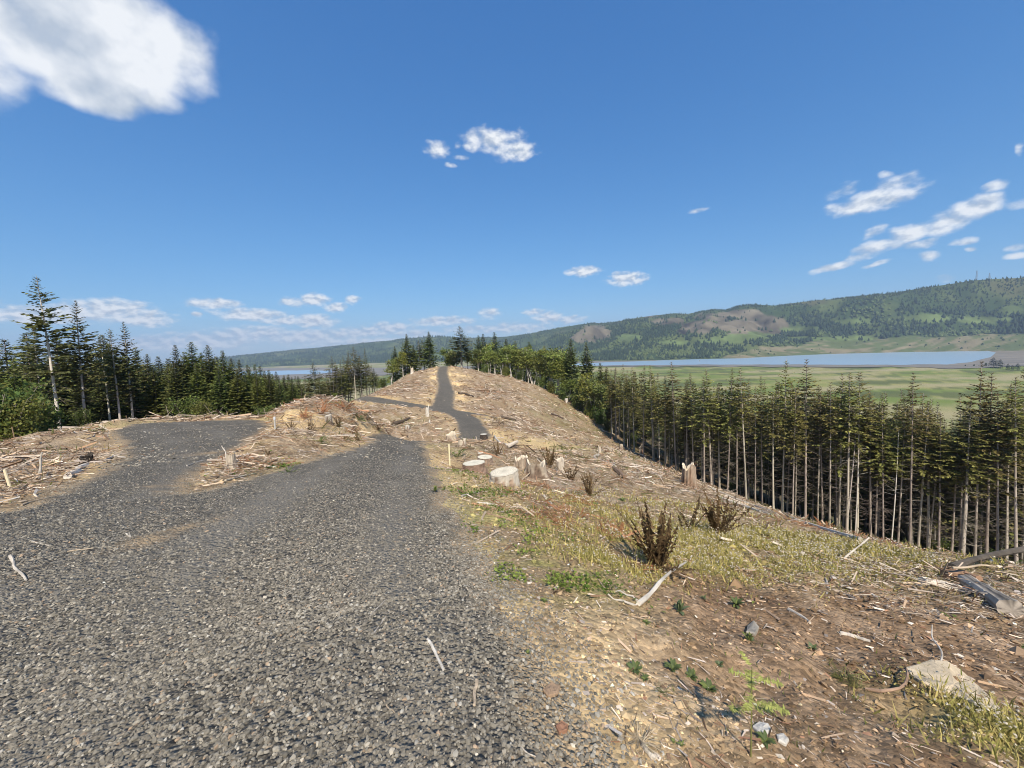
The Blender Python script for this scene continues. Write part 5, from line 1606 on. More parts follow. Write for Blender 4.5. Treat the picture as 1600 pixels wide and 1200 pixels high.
# --- stumps
def stump_mesh(seed, rad, h, flare=.55, jag=0.0, cut=True, bark=(.26, .19, .14), face=(.66, .56, .42), roots=5, slope=.05, strip=.0, twist=0.0):
    """bark mantle and sawn face (or a splintered crown)"""
    rng = np.random.default_rng(seed)
    na, nz = 40, 12
    a = np.linspace(0, 2 * np.pi, na, endpoint=False)
    ph = rng.uniform(0, 6.28, 6)
    lobe = .5 + .5 * np.cos(roots * a + ph[0] + .6 * np.sin(a + ph[1]))
    ridg = rng.uniform(-.05, .05, na) + .03 * np.sin(13 * a + ph[2])
    top = h * (1 + slope * np.cos(a + ph[3])) + (jag * h * (1.5 * np.interp(np.arange(na), np.linspace(0, na, 9), np.append(q_ := np.abs(rng.normal(0, 1, 8)), q_[0])) + .35 * np.abs(rng.normal(0, 1, na)) - .4) if jag else 0)
    V = []; C = []
    for i in range(nz):
        t = i / (nz - 1)
        z = -.22 * h + (top + .22 * h) * t
        fl = flare * math.exp(-3.6 * t) * (.45 + .9 * lobe)
        r_ = rad * (1 + fl + ridg * (1.3 - .5 * t) + rng.normal(0, .012, na))
        V.append(np.stack([np.cos(a + twist * t) * r_, np.sin(a + twist * t) * r_, z], -1))
        k = rng.uniform(.6, 1.25, na)
        cc = np.array(bark)[None] * k[:, None]
        if strip:    # bark torn away: pale wood shows
            pale = sstep(.6 * np.sin(2 * a + ph[4]) + .5 * np.sin(5 * a + ph[5]) + .35 * np.sin(11 * a + ph[0]) + t * 2.2 - .5, .4, .8)[:, None] * strip
            cc = cc + (np.array(face)[None] * .8 - cc) * pale
        C.append(cc)
    V = np.concatenate(V); C = np.concatenate(C)
    F = grid_faces(nz, na, True)
    mb = MB(); mb.add(V, F, C)
    inner = None
    rim = V[-na:]
    if cut:
        c = rim.mean(0)
        rings = [rim * 1.0]
        R_ = []
        for f, dz in ((1.0, .004), (.93, .010), (.6, .012), (.25, .010)):
            q = c + (rim - c) * f; q = q.copy(); q[:, 2] += dz * (1 if f < 1 else 1) ; R_.append(q)
        V2 = np.concatenate(R_ + [c[None] + np.array([[0, 0, .008]])])
        F2 = grid_faces(4, na, True); jj = np.arange(na); b = 3 * na
        F3 = np.stack([b + jj, b + (jj + 1) % na, np.full(na, 4 * na)], -1)
        C2 = np.concatenate([np.tile(np.array(face)[None] * k, (na, 1)) for k in (.55, .95, 1.05, .92)] + [np.array([face]) * .8])
        C2 = C2 * (1 + rng.normal(0, .05, (len(C2), 1)))
        m2 = MB(); m2.add(V2, F2, C2); m2.F3.append(F3); m2.M3.append(np.zeros(na, int))
        inner = ('cut_face', m2.mesh('cut_face', [mt_ring], False))
    else:
        c = rim.mean(0); c[2] = h * .55
        V2 = np.concatenate([rim * np.array([.82, .82, .93]), rim * np.array([.5, .5, 0]) + np.array([0, 0, h * .6]), c[None]])
        F2 = grid_faces(2, na, True); jj = np.arange(na)
        C2 = np.concatenate([np.tile(np.array(face)[None] * .9, (na, 1)), np.tile(np.array(face)[None] * .55, (na, 1)), np.array([face]) * .4])
        F0 = grid_faces(2, na, True)
        m2 = MB(); m2.add(np.concatenate([rim, V2]), np.concatenate([F0, F2 + na]), np.concatenate([np.tile(np.array(face)[None], (na, 1)), C2]))
        inner = ('splinters', m2.mesh('splinters', [mt_cut], False))
    return mb.mesh('bark', [mt_barkpiece], False), inner


def stump(px, py, wpx, hpx, label, seed, rz=0.0, tilt=(0, 0), group='stumps of the clearcut', **kw):
    p = spot(px, py); k = mpp(p)
    rad = wpx * k / 2; h = hpx * k
    o = thing('stump', label, 'stump', p - np.array([0, 0, .02]), rz, group, 1.0, tilt)
    b, inner = stump_mesh(seed, rad, h, **kw)
    obj('bark', b, o)
    obj(inner[0], inner[1], o)
    return o


stump(788, 758, 43, 23, 'largest cut stump with a wide pale top near the road', 1, slope=.12, strip=.85, face=(.64, .57, .46), flare=.35, bark=(.34, .25, .18))
stump(741, 735, 35, 13, 'low pale-topped stump left of the largest one', 2, slope=.10, face=(.66, .60, .49), flare=.35, bark=(.22, .15, .11))
stump(758, 724, 23, 11, 'round pale stump top behind the largest stump', 3, face=(.64, .58, .47), flare=.35)
stump(751, 713, 9, 6, 'smallest stump top peeping above the pale ones', 4, face=(.74, .68, .58), flare=.4)
stump(756, 685, 11, 7, 'dark stump with a pale top beside the fork track', 5, face=(.74, .68, .58), bark=(.07, .055, .045))
stump(722, 698, 11, 9, 'small bleached stump left of the dark one near the fork', 6, cut=False, jag=.2, strip=.9)
stump(838, 742, 28, 13, 'jagged splintered stump with dark torn roots behind the largest stump', 7, cut=False, jag=.42, flare=.9, bark=(.17, .12, .085), strip=.5, slope=.2)
stump(815, 730, 20, 11, 'broken brown stump between the largest and the jagged one', 8, cut=False, jag=.4, flare=.9, bark=(.22, .15, .10), strip=.4)
stump(876, 738, 11, 18, 'upright pale plank-like stump right of the jagged one', 9, cut=False, jag=.12, flare=.2, strip=.95, bark=(.45, .37, .28), face=(.62, .53, .42))
stump(1077, 758, 19, 25, 'tall brown snag stump by the stand with a pale root', 10, cut=False, jag=.25, flare=.45, bark=(.25, .165, .11), strip=.3)
stump(514, 661, 10, 13, 'grey stump on the crest of the slash mound', 11, strip=.7, face=(.60, .53, .44), flare=.3, bark=(.16, .12, .09), tilt=(.15, 0))
stump(668, 651, 5, 12, 'thin white snag stump beside the fork track', 12, cut=False, jag=.2, flare=.3, strip=1, bark=(.6, .53, .44), face=(.72, .66, .56))
stump(637, 671, 6, 7, 'small white stump low in the dip left of the fork', 13, strip=.9, face=(.72, .66, .56))
stump(885, 629, 5, 6, 'white stump at the top of the far right slope', 14, strip=.9, face=(.7, .64, .55))
stump(917, 637, 7, 8, 'pale broken stump near the head of the right stand', 15, cut=False, jag=.4, strip=.9)
stump(937, 708, 4, 9, 'thin pale snag in the middle of the right slope', 16, cut=False, jag=.2, strip=.9, bark=(.5, .43, .35))
stump(971, 703, 5, 9, 'pale stump close to the stand on the right slope', 17, strip=.9)
stump(1001, 708, 5, 8, 'reddish pale stump at the foot of the front trunks', 18, cut=False, jag=.3, strip=.8, bark=(.4, .25, .17))
stump(644, 584, 4, 6, 'white snag on the left shoulder of the knoll', 19, cut=False, jag=.3, strip=1, bark=(.6, .53, .44))
stump(136, 722, 14, 9, 'black charred stump on the left slash strip', 20, cut=False, jag=.3, bark=(.03, .025, .02), face=(.06, .05, .04))
stump(362, 733, 12, 13, 'grey rooty stump in the reddish brush of the wedge', 21, cut=False, jag=.5, flare=1.2, strip=.6, bark=(.30, .24, .19))
stump(705, 688, 14, 7, 'low grey stump on the crest left of the fork', 22, cut=False, jag=.3, flare=1.0, strip=.6)

# --- logs and branches laid from point to point
def stick_thing(name, cat, label, pts, r0, r1, col, sides=7, lift=.6, fork=None, knots=.12, group=None, sag=0.02, mat=None, end=(.62, .52, .4), groove=0.0):
    """a wooden length through photograph points on the ground; each point may carry its own extra height"""
    P = []
    for q in pts:
        if len(q) == 4:      # a point in the air: column, row, 'Y', metres ahead
            P.append(at(q[0], q[1], q[3])); continue
        s = spot(q[0], q[1])
        P.append(s + np.array([0, 0, r0 * lift + (q[2] if len(q) > 2 else 0)]))
    P = np.array(P); k = 10
    t = np.linspace(0, len(P) - 1, k)
    Q = np.stack([np.interp(t, np.arange(len(P)), P[:, j]) for j in range(3)], -1)
    seed = abs(hash(label)) % 1000 if False else sum(map(ord, label)) % 997
    rng = np.random.default_rng(seed)
    L = np.linalg.norm(P[-1] - P[0])
    ss = np.linspace(0, 1, k)[:, None]
    for w_ in (1, 2, 3):      # slow bends, no zigzag
        Q += np.sin(np.pi * w_ * ss + (0 if w_ == 1 else 0)) * rng.normal(0, 1, (1, 3)) * np.array([1, 1, .25]) * L * sag * 1.3 / w_
    o0 = Q[0].copy()
    rr = np.linspace(r0, r1, k) * rng.uniform(1 - knots, 1 + knots, k)
    mb = MB()
    cc = np.array(col)[None] * rng.uniform(.72, 1.2, (k, 1))
    if groove:
        sides = 26
    mb.tube(Q - o0, rr, sides, cc, 0, True, rng, .05 if groove else .12)
    if groove:       # long weather cracks
        V_ = mb.V[-1]; g_ = 1 - groove * rng.uniform(-.4, 1, sides)
        ctr = np.repeat(Q - o0, sides, 0); body = V_[:k * sides]
        body = ctr + (body - ctr) * np.tile(g_, k)[:, None]
        mb.V[-1] = np.concatenate([body, V_[k * sides:]])
        C_ = mb.C[-1].copy(); C_[:k * sides] *= np.tile(np.where(g_ < .93, .3, np.where(g_ < .97, .7, 1.15)), k)[:, None]; mb.C[-1] = C_
    root = thing(name, label, cat, o0, 0, group)
    obj('stem', mb.mesh('stem', [mat or mt_wood], False), root)
    for f in (fork or []):
        R_ = []
        for q in f[0]:
            s = spot(q[0], q[1]); R_.append(s + np.array([0, 0, r1 + (q[2] if len(q) > 2 else 0)]))
        R_ = np.array(R_) - o0
        m2 = MB(); tt = np.linspace(0, len(R_) - 1, 6)
        S_ = np.stack([np.interp(tt, np.arange(len(R_)), R_[:, j]) for j in range(3)], -1)
        S_[1:-1] += rng.normal(0, .008, (4, 3))
        m2.tube(S_, np.linspace(f[1], f[2], 6), 5, np.array(col) * .9, 0, True, rng, .1)
        obj('twig', m2.mesh('twig', [mat or mt_wood], False), root)
    return root


PALE = (.50, .44, .36); GREY = (.40, .36, .31); TAN = (.42, .33, .23); DARK = (.10, .075, .055); RUST = (.30, .16, .09)
stick_thing('branch', 'branch', 'forked bleached branch lying on the near right bank', [(997, 946), (1030, 918, .02), (1072, 886, .05)], .021, .011, (.58, .52, .43), sag=.006,
            fork=[([(999, 944), (978, 944), (950, 934, .02)], .010, .005), ([(996, 940), (985, 932), (962, 932, .03)], .008, .004)])
stick_thing('stick', 'stick', 'short pale stick lying on the gravel near the bottom centre', [(668, 1000), (680, 1022), (693, 1048)], .009, .007, (.60, .54, .45), sag=.01)
stick_thing('bark_strip', 'bark', 'flat tan bark strip on the gravel right of the short stick', [(745, 1066), (742, 1085), (741, 1104)], .011, .006, (.42, .33, .23))
stick_thing('stick', 'stick', 'thin curved twig on the gravel below the short stick', [(600, 1094), (606, 1106), (617, 1114)], .0028, .002, TAN)
stick_thing('stick', 'stick', 'white bent stick on the gravel at the left picture edge', [(16, 870), (27, 888), (41, 908)], .013, .008, PALE)
stick_thing('stick', 'stick', 'thin straw stick lying level on the left gravel', [(105, 863), (125, 860), (146, 857)], .008, .005, TAN)
stick_thing('stick', 'stick', 'small curved twig on the left gravel above the straw stick', [(50, 846), (62, 848), (77, 853)], .007, .004, PALE)
stick_thing('stick', 'stick', 'long thin stick along the left edge of the gravel', [(34, 790), (58, 783), (82, 776)], .011, .006, TAN)
stick_thing('stick', 'stick', 'thin twig at the bottom right of the gravel', [(815, 1168), (826, 1178), (841, 1185)], .003, .002, PALE)
stick_thing('stick', 'stick', 'dark pair twig on the gravel, upper one', [(578, 963), (588, 952), (601, 939)], .004, .003, GREY)
stick_thing('stick', 'stick', 'dark pair twig on the gravel, lower one', [(584, 990), (594, 977), (603, 964)], .004, .003, GREY)
stick_thing('stick', 'stick', 'small pale fork of twigs on the middle gravel', [(197, 834), (204, 841), (202, 832)], .006, .004, PALE, fork=[([(202, 838), (192, 838)], .004, .002)])
stick_thing('log', 'log', 'pale log on the left slash strip beside the gravel', [(106, 747), (120, 738), (136, 728)], .06, .05, (.62, .55, .46))
stick_thing('stick', 'stick', 'upright pale stick poking from the left slash strip', [(62, 752), (66, 751, .25), (70, 750, .5)], .02, .012, PALE)
stick_thing('log', 'log', 'second pale stick crossing the left slash strip', [(70, 748), (85, 740), (100, 725)], .035, .03, TAN)
stick_thing('stick', 'stick', 'pale stick lying right of the landing edge', [(163, 721), (180, 714), (195, 716)], .035, .025, PALE)
stick_thing('log', 'log', 'long pale pole lying toward the stand, upper one', [(1113, 765), (1180, 790), (1262, 818), (1345, 846)], .07, .05, (.50, .44, .36), sag=.004)
stick_thing('log', 'log', 'long pale pole lying toward the stand, lower one', [(1118, 776), (1165, 793), (1210, 808)], .06, .04, (.55, .48, .38), sag=.004)
stick_thing('stick', 'stick', 'straight pale stick leaning in the flowering weeds', [(1318, 873, 'Y', 6.6), (1338, 856, 'Y', 6.7), (1358, 840, 'Y', 6.8)], .014, .011, PALE, sag=.004)
stick_thing('fallen_trunk', 'log', 'dark slender fallen trunk at the right picture edge', [(1488, 886, 'Y', 6.3), (1545, 872, 'Y', 6.7), (1640, 850, 'Y', 7.3)], .055, .05, (.10, .085, .07), sag=.004, mat=mt_barkpiece)
stick_thing('stick', 'stick', 'pale crooked stick over the slash left of the fallen trunk', [(1488, 887, 'Y', 5.8), (1525, 884, 'Y', 5.9), (1556, 886, 'Y', 5.9)], .016, .011, TAN)
stick_thing('log', 'log', 'weathered grey log end with deep cracks on the right bank', [(1510, 915, .02), (1545, 938, .02), (1582, 962, .0)], .09, .12, (.46, .39, .31), sag=.004, mat=mt_wood, groove=.16)
stick_thing('log', 'log', 'pale slab log lying left of the cracked grey log', [(1440, 912), (1475, 918), (1512, 928)], .06, .05, (.60, .53, .43), sag=.006)
stick_thing('log', 'log', 'reddish brown log behind the cracked grey log', [(1475, 905, .05), (1505, 908, .06), (1530, 915, .05)], .07, .06, (.26, .16, .10), sag=.006)
stick_thing('stick', 'stick', 'thin pale stick standing in the bare soil', [(1470, 1034), (1462, 1015, .06), (1456, 1000, .14)], .007, .004, PALE)
stick_thing('root', 'root', 'curved brown root looping beside the pale bark slab', [(1352, 1078), (1378, 1086, .02), (1408, 1083, .04), (1418, 1068, .06), (1416, 1050, .02)], .010, .006, (.33, .22, .15), sag=.01)
stick_thing('stick', 'stick', 'half-buried white stick in the middle of the right bank', [(1312, 990), (1335, 994), (1360, 1003)], .018, .013, PALE, lift=.2)
stick_thing('stick', 'stick', 'short dark stick standing in the weeds right of the rosettes', [(1278, 893), (1284, 903), (1291, 914)], .018, .012, GREY)
stick_thing('stick', 'stick', 'pale stick lying below the flowering weeds', [(1242, 873), (1290, 880), (1322, 884)], .014, .009, PALE)
stick_thing('stick', 'stick', 'pale stick right of the forked branch on dark soil', [(1232, 953), (1258, 968), (1266, 975)], .014, .009, PALE)
stick_thing('stick', 'stick', 'thin stick slanting left of the forked branch', [(922, 893), (936, 910), (953, 926)], .007, .004, TAN)
stick_thing('stick', 'stick', 'curved pale stick arching left of the largest stump roots', [(815, 752, .02), (835, 742, .12), (862, 738, .05)], .02, .012, TAN, sag=.02)
stick_thing('log', 'log', 'pale cut log lying behind the jagged stump', [(772, 683), (782, 692), (793, 699)], .06, .08, (.58, .50, .40))
stick_thing('stick', 'stick', 'straight pale stick in the weeds left of the largest stump', [(722, 776), (735, 771), (748, 770)], .018, .012, PALE)
stick_thing('stick', 'stick', 'short white stick below the largest stump', [(746, 787), (758, 788), (770, 790)], .02, .016, PALE)
stick_thing('stick', 'stick', 'brown stick lying across the weeds below the stumps', [(762, 803), (785, 810), (808, 817)], .014, .009, (.35, .23, .15))
stick_thing('stick', 'stick', 'small upright pale stick right of the largest stump', [(850, 775), (856, 783), (862, 789)], .02, .013, PALE)
stick_thing('log', 'log', 'dark charred log in the dip before the fork', [(615, 664), (628, 660), (640, 655)], .22, .14, DARK)
stick_thing('log', 'log', 'dark log on the right shoulder of the knoll', [(716, 616), (728, 616), (740, 621)], .28, .16, DARK)
stick_thing('log', 'log', 'dark rotten log in the middle of the right slope', [(784, 653), (795, 655), (806, 658)], .22, .14, DARK)
stick_thing('log', 'log', 'dark root log farther right on the right slope', [(862, 648), (872, 651), (880, 655)], .22, .14, (.14, .10, .075))
stick_thing('log', 'log', 'pale log pointing downhill on the right slope', [(935, 712), (950, 722), (962, 731)], .11, .08, (.5, .43, .34))
stick_thing('log', 'log', 'brown log below the pale one on the right slope', [(958, 733), (968, 742), (978, 748)], .12, .08, (.22, .15, .10))
stick_thing('stick', 'stick', 'long pale stick at the foot of the slash wedge', [(352, 752), (372, 748), (398, 741)], .022, .014, (.55, .48, .36))
stick_thing('stick', 'stick', 'pale forked stick standing at the landing edge of the wedge', [(352, 722), (352, 720, .2), (348, 719, .36)], .014, .009, PALE)
stick_thing('stick', 'stick', 'thin grey stick on the landing gravel before the wedge', [(292, 728), (308, 722), (322, 719)], .014, .009, GREY)
stick_thing('stick', 'stick', 'white twisted branch at the far end of the landing', [(402, 671), (408, 671, .06), (416, 671, .02)], .022, .014, PALE)

# --- the pale bark slab in the near right corner
def slab_thing(pix, thick, label, name='bark_slab', cat='bark', col=(.52, .42, .29), seed=3):
    rng = np.random.default_rng(seed)
    P = np.array([spot(*q) for q in pix]); c = P.mean(0)
    n = len(P); rings = []
    cols = []
    for f, dz in ((1.0, -.01), (1.0, thick * .7), (.93, thick), (.68, thick * 1.05), (.35, thick * 1.02)):
        q = c + (P - c) * f
        q = q.copy(); q[:, 2] += dz + rng.normal(0, thick * .10, n)
        rings.append(q); cols.append(np.array(col)[None] * rng.uniform(.75, 1.15, (n, 1)))
    V = np.concatenate(rings + [c[None] + np.array([[0, 0, thick]])]) - c
    C = np.concatenate(cols + [np.array([col])])
    mb = MB(); mb.add(V, grid_faces(5, n, True), C)
    j = np.arange(n); mb.F3.append(np.stack([4 * n + j, 4 * n + (j + 1) % n, np.full(n, 5 * n)], -1)); mb.M3.append(np.zeros(n, int))
    return tag(obj(name, mb.mesh(name, [mat_slab], False), None, c), label, cat)


mat_slab = mat_attr('split_wood', .85, 14.0, .45, 1.0, 34.0, stretch=(1.0, .25, 1.0), spec=.1)
slab_thing([(1416, 1046), (1432, 1040), (1455, 1034), (1480, 1036), (1500, 1048), (1513, 1060), (1530, 1076), (1548, 1093), (1566, 1112), (1571, 1122), (1550, 1114), (1528, 1106), (1505, 1096), (1484, 1088), (1462, 1083), (1455, 1076), (1440, 1068), (1424, 1058)], .022, 'wide pale slab of bark in the lower right corner', col=(.62, .50, .34))
slab_thing([(1176, 1138), (1186, 1131), (1200, 1133), (1206, 1143), (1196, 1150), (1184, 1146)], .014, 'white wood chip near the bracken stem', 'wood_chip', 'wood chip', (.72, .66, .56), 5)
slab_thing([(1213, 1150), (1224, 1148), (1233, 1158), (1228, 1166), (1216, 1160)], .012, 'second white chip right of the first', 'wood_chip', 'wood chip', (.70, .64, .54), 6)
slab_thing([(1168, 980), (1178, 972), (1186, 982), (1180, 993), (1166, 990)], .02, 'greyish bark chip on the bank above the bracken', 'wood_chip', 'wood chip', (.36, .32, .26), 7)
slab_thing([(848, 1080), (862, 1068), (876, 1074), (872, 1086), (856, 1090)], .012, 'orange brown stone at the gravel edge', 'stone', 'stone', (.40, .27, .17), 8)
slab_thing([(868, 1138), (878, 1130), (888, 1136), (886, 1146), (874, 1148)], .016, 'rusty red stone at the bottom gravel edge', 'stone', 'stone', (.38, .20, .12), 9)

# --- survey stakes
def stake(px, py, hpx, wpx, label, col, lean=(0, 0), flag=None):
    p = spot(px, py); k = mpp(p)
    h, w = hpx * k, wpx * k
    mb = MB()
    v = np.array([(sx * w / 2, sy * w * .22, z) for z in (-.1, h) for sx, sy in ((-1, -1), (1, -1), (1, 1), (-1, 1))] + [(0, 0, h + w * .25)])
    mb.add(v, [(0, 1, 5, 4), (1, 2, 6, 5), (2, 3, 7, 6), (3, 0, 4, 7)], col)
    mb.F3.append(np.array([(4, 5, 8), (5, 6, 8), (6, 7, 8), (7, 4, 8)])); mb.M3.append(np.zeros(4, int))
    o = thing('survey_stake', label, 'stake', p, 0, None, 1.0, lean)
    obj('lath', mb.mesh('lath', [mt_cut]), o)
    if flag:
        m2 = MB(); m2.tube([(0, 0, h * .78), (0, 0, h * .98)], w * .75, 8, flag, 0, True)
        obj('ribbon', m2.mesh('ribbon', [mt_herb]), o)
    return o


stake(703, 728, 34, 2.2, 'thin yellowish survey lath beside the road near the stumps', (.66, .58, .36))
stake(17, 766, 33, 3.6, 'pale wooden stake leaning on the left slash strip', (.70, .58, .38), lean=(0, -.2))
stake(430, 671, 20, 2.2, 'marker stake with a white band at the end of the landing', (.42, .40, .36), flag=(.75, .75, .75))

# --- ferns
def frond_mesh(seed, cols, pinnae=15, curl=.5, width=.13, limp=.3, lean=.42):
    rng = np.random.default_rng(seed)
    s = np.linspace(0, 1, pinnae + 3)
    x = s * (1 - curl * .35 * s); z = s * (1 - curl * .5 * s ** 2)
    P = np.stack([x * lean * (1 + curl), rng.normal(0, .012, len(s)).cumsum() * .5, z], -1)
    mb = MB(); mb.tube(P, np.linspace(.009, .002, len(s)), 4, np.array(cols[1]))
    V = []; C = []
    for i in range(3, len(s)):
        t = s[i]; w = width * math.sin(math.pi * min(1, t * .9 + .12)) ** .7 * rng.uniform(.5, 1.15)
        tang = unit(P[min(i + 1, len(s) - 1)] - P[i - 1])
        for sg in (-1, 1):
            if rng.uniform() < limp * .3: continue
            d = unit(np.array([0, sg, 0]) + tang * .35 + np.array([rng.normal(0, .25), 0, -limp * rng.uniform(.2, 1.4)]))
            u = tang * .022
            V.append(np.stack([P[i] - u, P[i] + u, P[i] + d * w * .6 + u * .9, P[i] + d * w]))
            C.append(np.tile(np.array(cols[0]) * rng.uniform(.55, 1.35), (4, 1)))
    n = len(V); V = np.concatenate(V); C = np.concatenate(C)
    F = np.concatenate([np.array([[0, 1, 2], [0, 2, 3]]) + 4 * i for i in range(n)])
    mb.add(V, F, C)
    return mb


FROND_DEAD = [frond_mesh(k, ((.115, .072, .035), (.16, .11, .055)), 24, [.15, .3, .05, .5][k], .085, .9, .14).mesh('frond', [mt_dead]) for k in range(4)]
FROND_RUST = [frond_mesh(10 + k, ((.30, .125, .055), (.27, .15, .08)), 14, [.6, .9][k], .15, .7).mesh('frond', [mt_dead]) for k in range(2)]
FROND_GREEN = [frond_mesh(20 + k, ((.10, .15, .03), (.14, .15, .05)), 16, [.7, 1.0][k], .16, .3).mesh('frond', [mt_herb]) for k in range(2)]
FROND_LIME = [frond_mesh(30 + k, ((.38, .40, .11), (.30, .28, .10)), 26, [.8, 1.1][k], .20, .3).mesh('frond', [mt_herb]) for k in range(2)]


def fern(px, py, hpx, n, label, meshes, seed, splay=.35, name='fern', cat='fern', lift=0.0, group=None):
    p = spot(px, py); H = hpx * mpp(p)
    rng = np.random.default_rng(seed)
    o = thing(name, label, cat, p + np.array([0, 0, lift - .02]), 0, group)
    for k in range(n):
        a = rng.uniform(0, 6.28); s = H * rng.uniform(.62, 1.08)
        f = obj('frond', meshes[k % len(meshes)], o, (rng.normal(0, .05) * H, rng.normal(0, .05) * H, 0), (0, abs(rng.normal(0, splay)), a), s)
    return o


fern(1030, 884, 112, 30, 'large clump of upright brown dead fern on the near bank', FROND_DEAD, 1, .40)
fern(1122, 834, 74, 30, 'brown dead fern spreading behind the large clump', FROND_DEAD, 2, .5)
fern(1078, 826, 62, 9, 'thin brown fern stalks between the two dead ferns', FROND_DEAD, 3, .4)
fern(922, 775, 44, 20, 'dark dead fern right of the splintered stump', FROND_DEAD, 4, .5)
fern(893, 752, 36, 14, 'smaller dead fern next to the plank-like stump', FROND_DEAD, 5, .5)
fern(858, 730, 40, 14, 'dead fern fronds against the jagged stump', FROND_DEAD, 6, .4)
fern(778, 712, 26, 14, 'brown fern behind the pale-topped stumps', FROND_DEAD, 7, .4)
fern(715, 715, 26, 14, 'olive fern beside the survey lath', FROND_GREEN, 8, .5)
fern(476, 654, 26, 16, 'rust red dead fern on the mound, left one', FROND_RUST, 9, .6)
fern(503, 648, 24, 16, 'rust red dead fern on the mound, middle one', FROND_RUST, 10, .6)
fern(538, 640, 26, 18, 'rust red dead fern on the mound crest', FROND_RUST, 11, .6)
fern(560, 655, 22, 14, 'green fern on the right side of the mound', FROND_GREEN, 12, .6)
fern(372, 727, 22, 14, 'reddish dead fern in the wedge between the roads', FROND_RUST, 13, .7)
fern(392, 742, 18, 12, 'green fern at the foot of the wedge', FROND_GREEN, 14, .8)
fern(560, 690, 24, 12, 'brown fern at the road side of the mound', FROND_DEAD, 15, .7)
fern(1078, 735, 20, 12, 'rusty brush growing on the tall snag stump', FROND_RUST, 16, .6, lift=.2)
fern(1291, 826, 24, 14, 'rusty dead bush at the foot of the front trunks', FROND_RUST, 17, .8)
fern(905, 808, 24, 10, 'orange dead fern lying below the dark one', FROND_RUST, 18, 1.1)
fern(968, 835, 26, 12, 'red-brown dead fern left of the large clump', FROND_RUST, 19, 1.15)
fern(870, 820, 22, 10, 'flattened red fern in the weeds below the stumps', FROND_RUST, 20, 1.2)
fern(1500, 975, 34, 14, 'low green fern above the bark slab', FROND_GREEN, 21, 1.1)
fern(1580, 1010, 34, 12, 'green fern at the right picture edge', FROND_GREEN, 22, 1.1)
fern(1578, 882, 26, 16, 'bright green fern by the dark fallen trunk', FROND_GREEN, 23, .9)
fern(1026, 892, 26, 5, 'small orange leaf cluster at the foot of the large dead fern', FROND_RUST, 24, .8)
fern(450, 738, 18, 12, 'dark green fern on the wedge by the main road', FROND_GREEN, 25, .9)

for q in [(455, 672, 20, 'brown dead fern at the top of the wedge', FROND_DEAD, 31), (485, 676, 22, 'dark dead brush left of the grey mound stump', FROND_DEAD, 32), (530, 668, 24, 'dark dead brush right of the grey mound stump', FROND_DEAD, 33), (548, 676, 22, 'red-brown dead fern low on the mound', FROND_RUST, 34), (500, 690, 18, 'green fern in the middle of the mound flank', FROND_GREEN, 35), (420, 712, 16, 'dark dead brush in the middle of the wedge', FROND_DEAD, 36), (590, 672, 18, 'brown brush at the right foot of the mound', FROND_DEAD, 37)]:
    fern(q[0], q[1], q[2], 18, q[3], q[4], q[5], .8)

# the young bracken in front: stem and spread fronds
p = spot(1173, 1182); k = mpp(p)
o = thing('bracken', 'single yellow-green bracken on a thin stem in front', 'fern', p, 0)
_h = 152 * k
mb = MB(); mb.tube([(0, 0, -.02), (.004, 0, _h * .5), (.008, .004, _h * .96)], [.0032, .0026, .0015], 6, (.26, .25, .08))
obj('stem', mb.mesh('stem', [mt_herb]), o)
_rb = np.random.default_rng(3)
for j, (zf, az_, sc) in enumerate([(.50, .2, .50), (.50, 3.3, .34), (.68, 1.0, .42), (.70, 4.0, .34), (.84, -.5, .34), (.85, 2.6, .28), (.95, 1.6, .22), (.95, 4.8, .2), (.6, -.7, .4)]):
    obj('frond', FROND_LIME[j % 2], o, (.004, .002, _h * zf), (0, .85 + _rb.normal(0, .12), az_), _h * sc * 1.0)

# --- leafy rosettes
def leaf_mesh(seed, col):
    rng = np.random.default_rng(seed)
    s = np.linspace(0, 1, 7); w = .16 * np.sin(np.pi * np.clip(s * .93 + .07, 0, 1)) ** .8
    mid = np.stack([s * .9, np.zeros(7), .35 * s - .30 * s ** 2.2], -1)
    V = np.stack([mid + np.stack([np.zeros(7), -w, .22 * w], -1), mid, mid + np.stack([np.zeros(7), w, .22 * w], -1)], 1).reshape(-1, 3)
    V += rng.normal(0, .01, V.shape)
    mb = MB(); mb.add(V, grid_faces(7, 3), np.array(col)[None] * rng.uniform(.8, 1.2, (21, 1)))
    return mb.mesh('leaf', [mt_herb], True)


LEAF = [leaf_mesh(k, c) for k, c in enumerate([(.15, .18, .09), (.105, .135, .05), (.18, .21, .06)])]


def rosette(px, py, rpx, n, label, li, seed, up=.5, name='rosette_plant', cat='plant'):
    p = spot(px, py); s = rpx * mpp(p) * .72
    rng = np.random.default_rng(seed)
    o = thing(name, label, cat, p, 0)
    for k in range(n):
        obj('leaf', LEAF[li if k % 4 else (li + 1) % 3], o, (0, 0, .003), (rng.normal(0, .2), -rng.uniform(.1, 1.0) * up, k * 2.399 + rng.normal(0, .2)), s * rng.uniform(.6, 1.15))
    return o


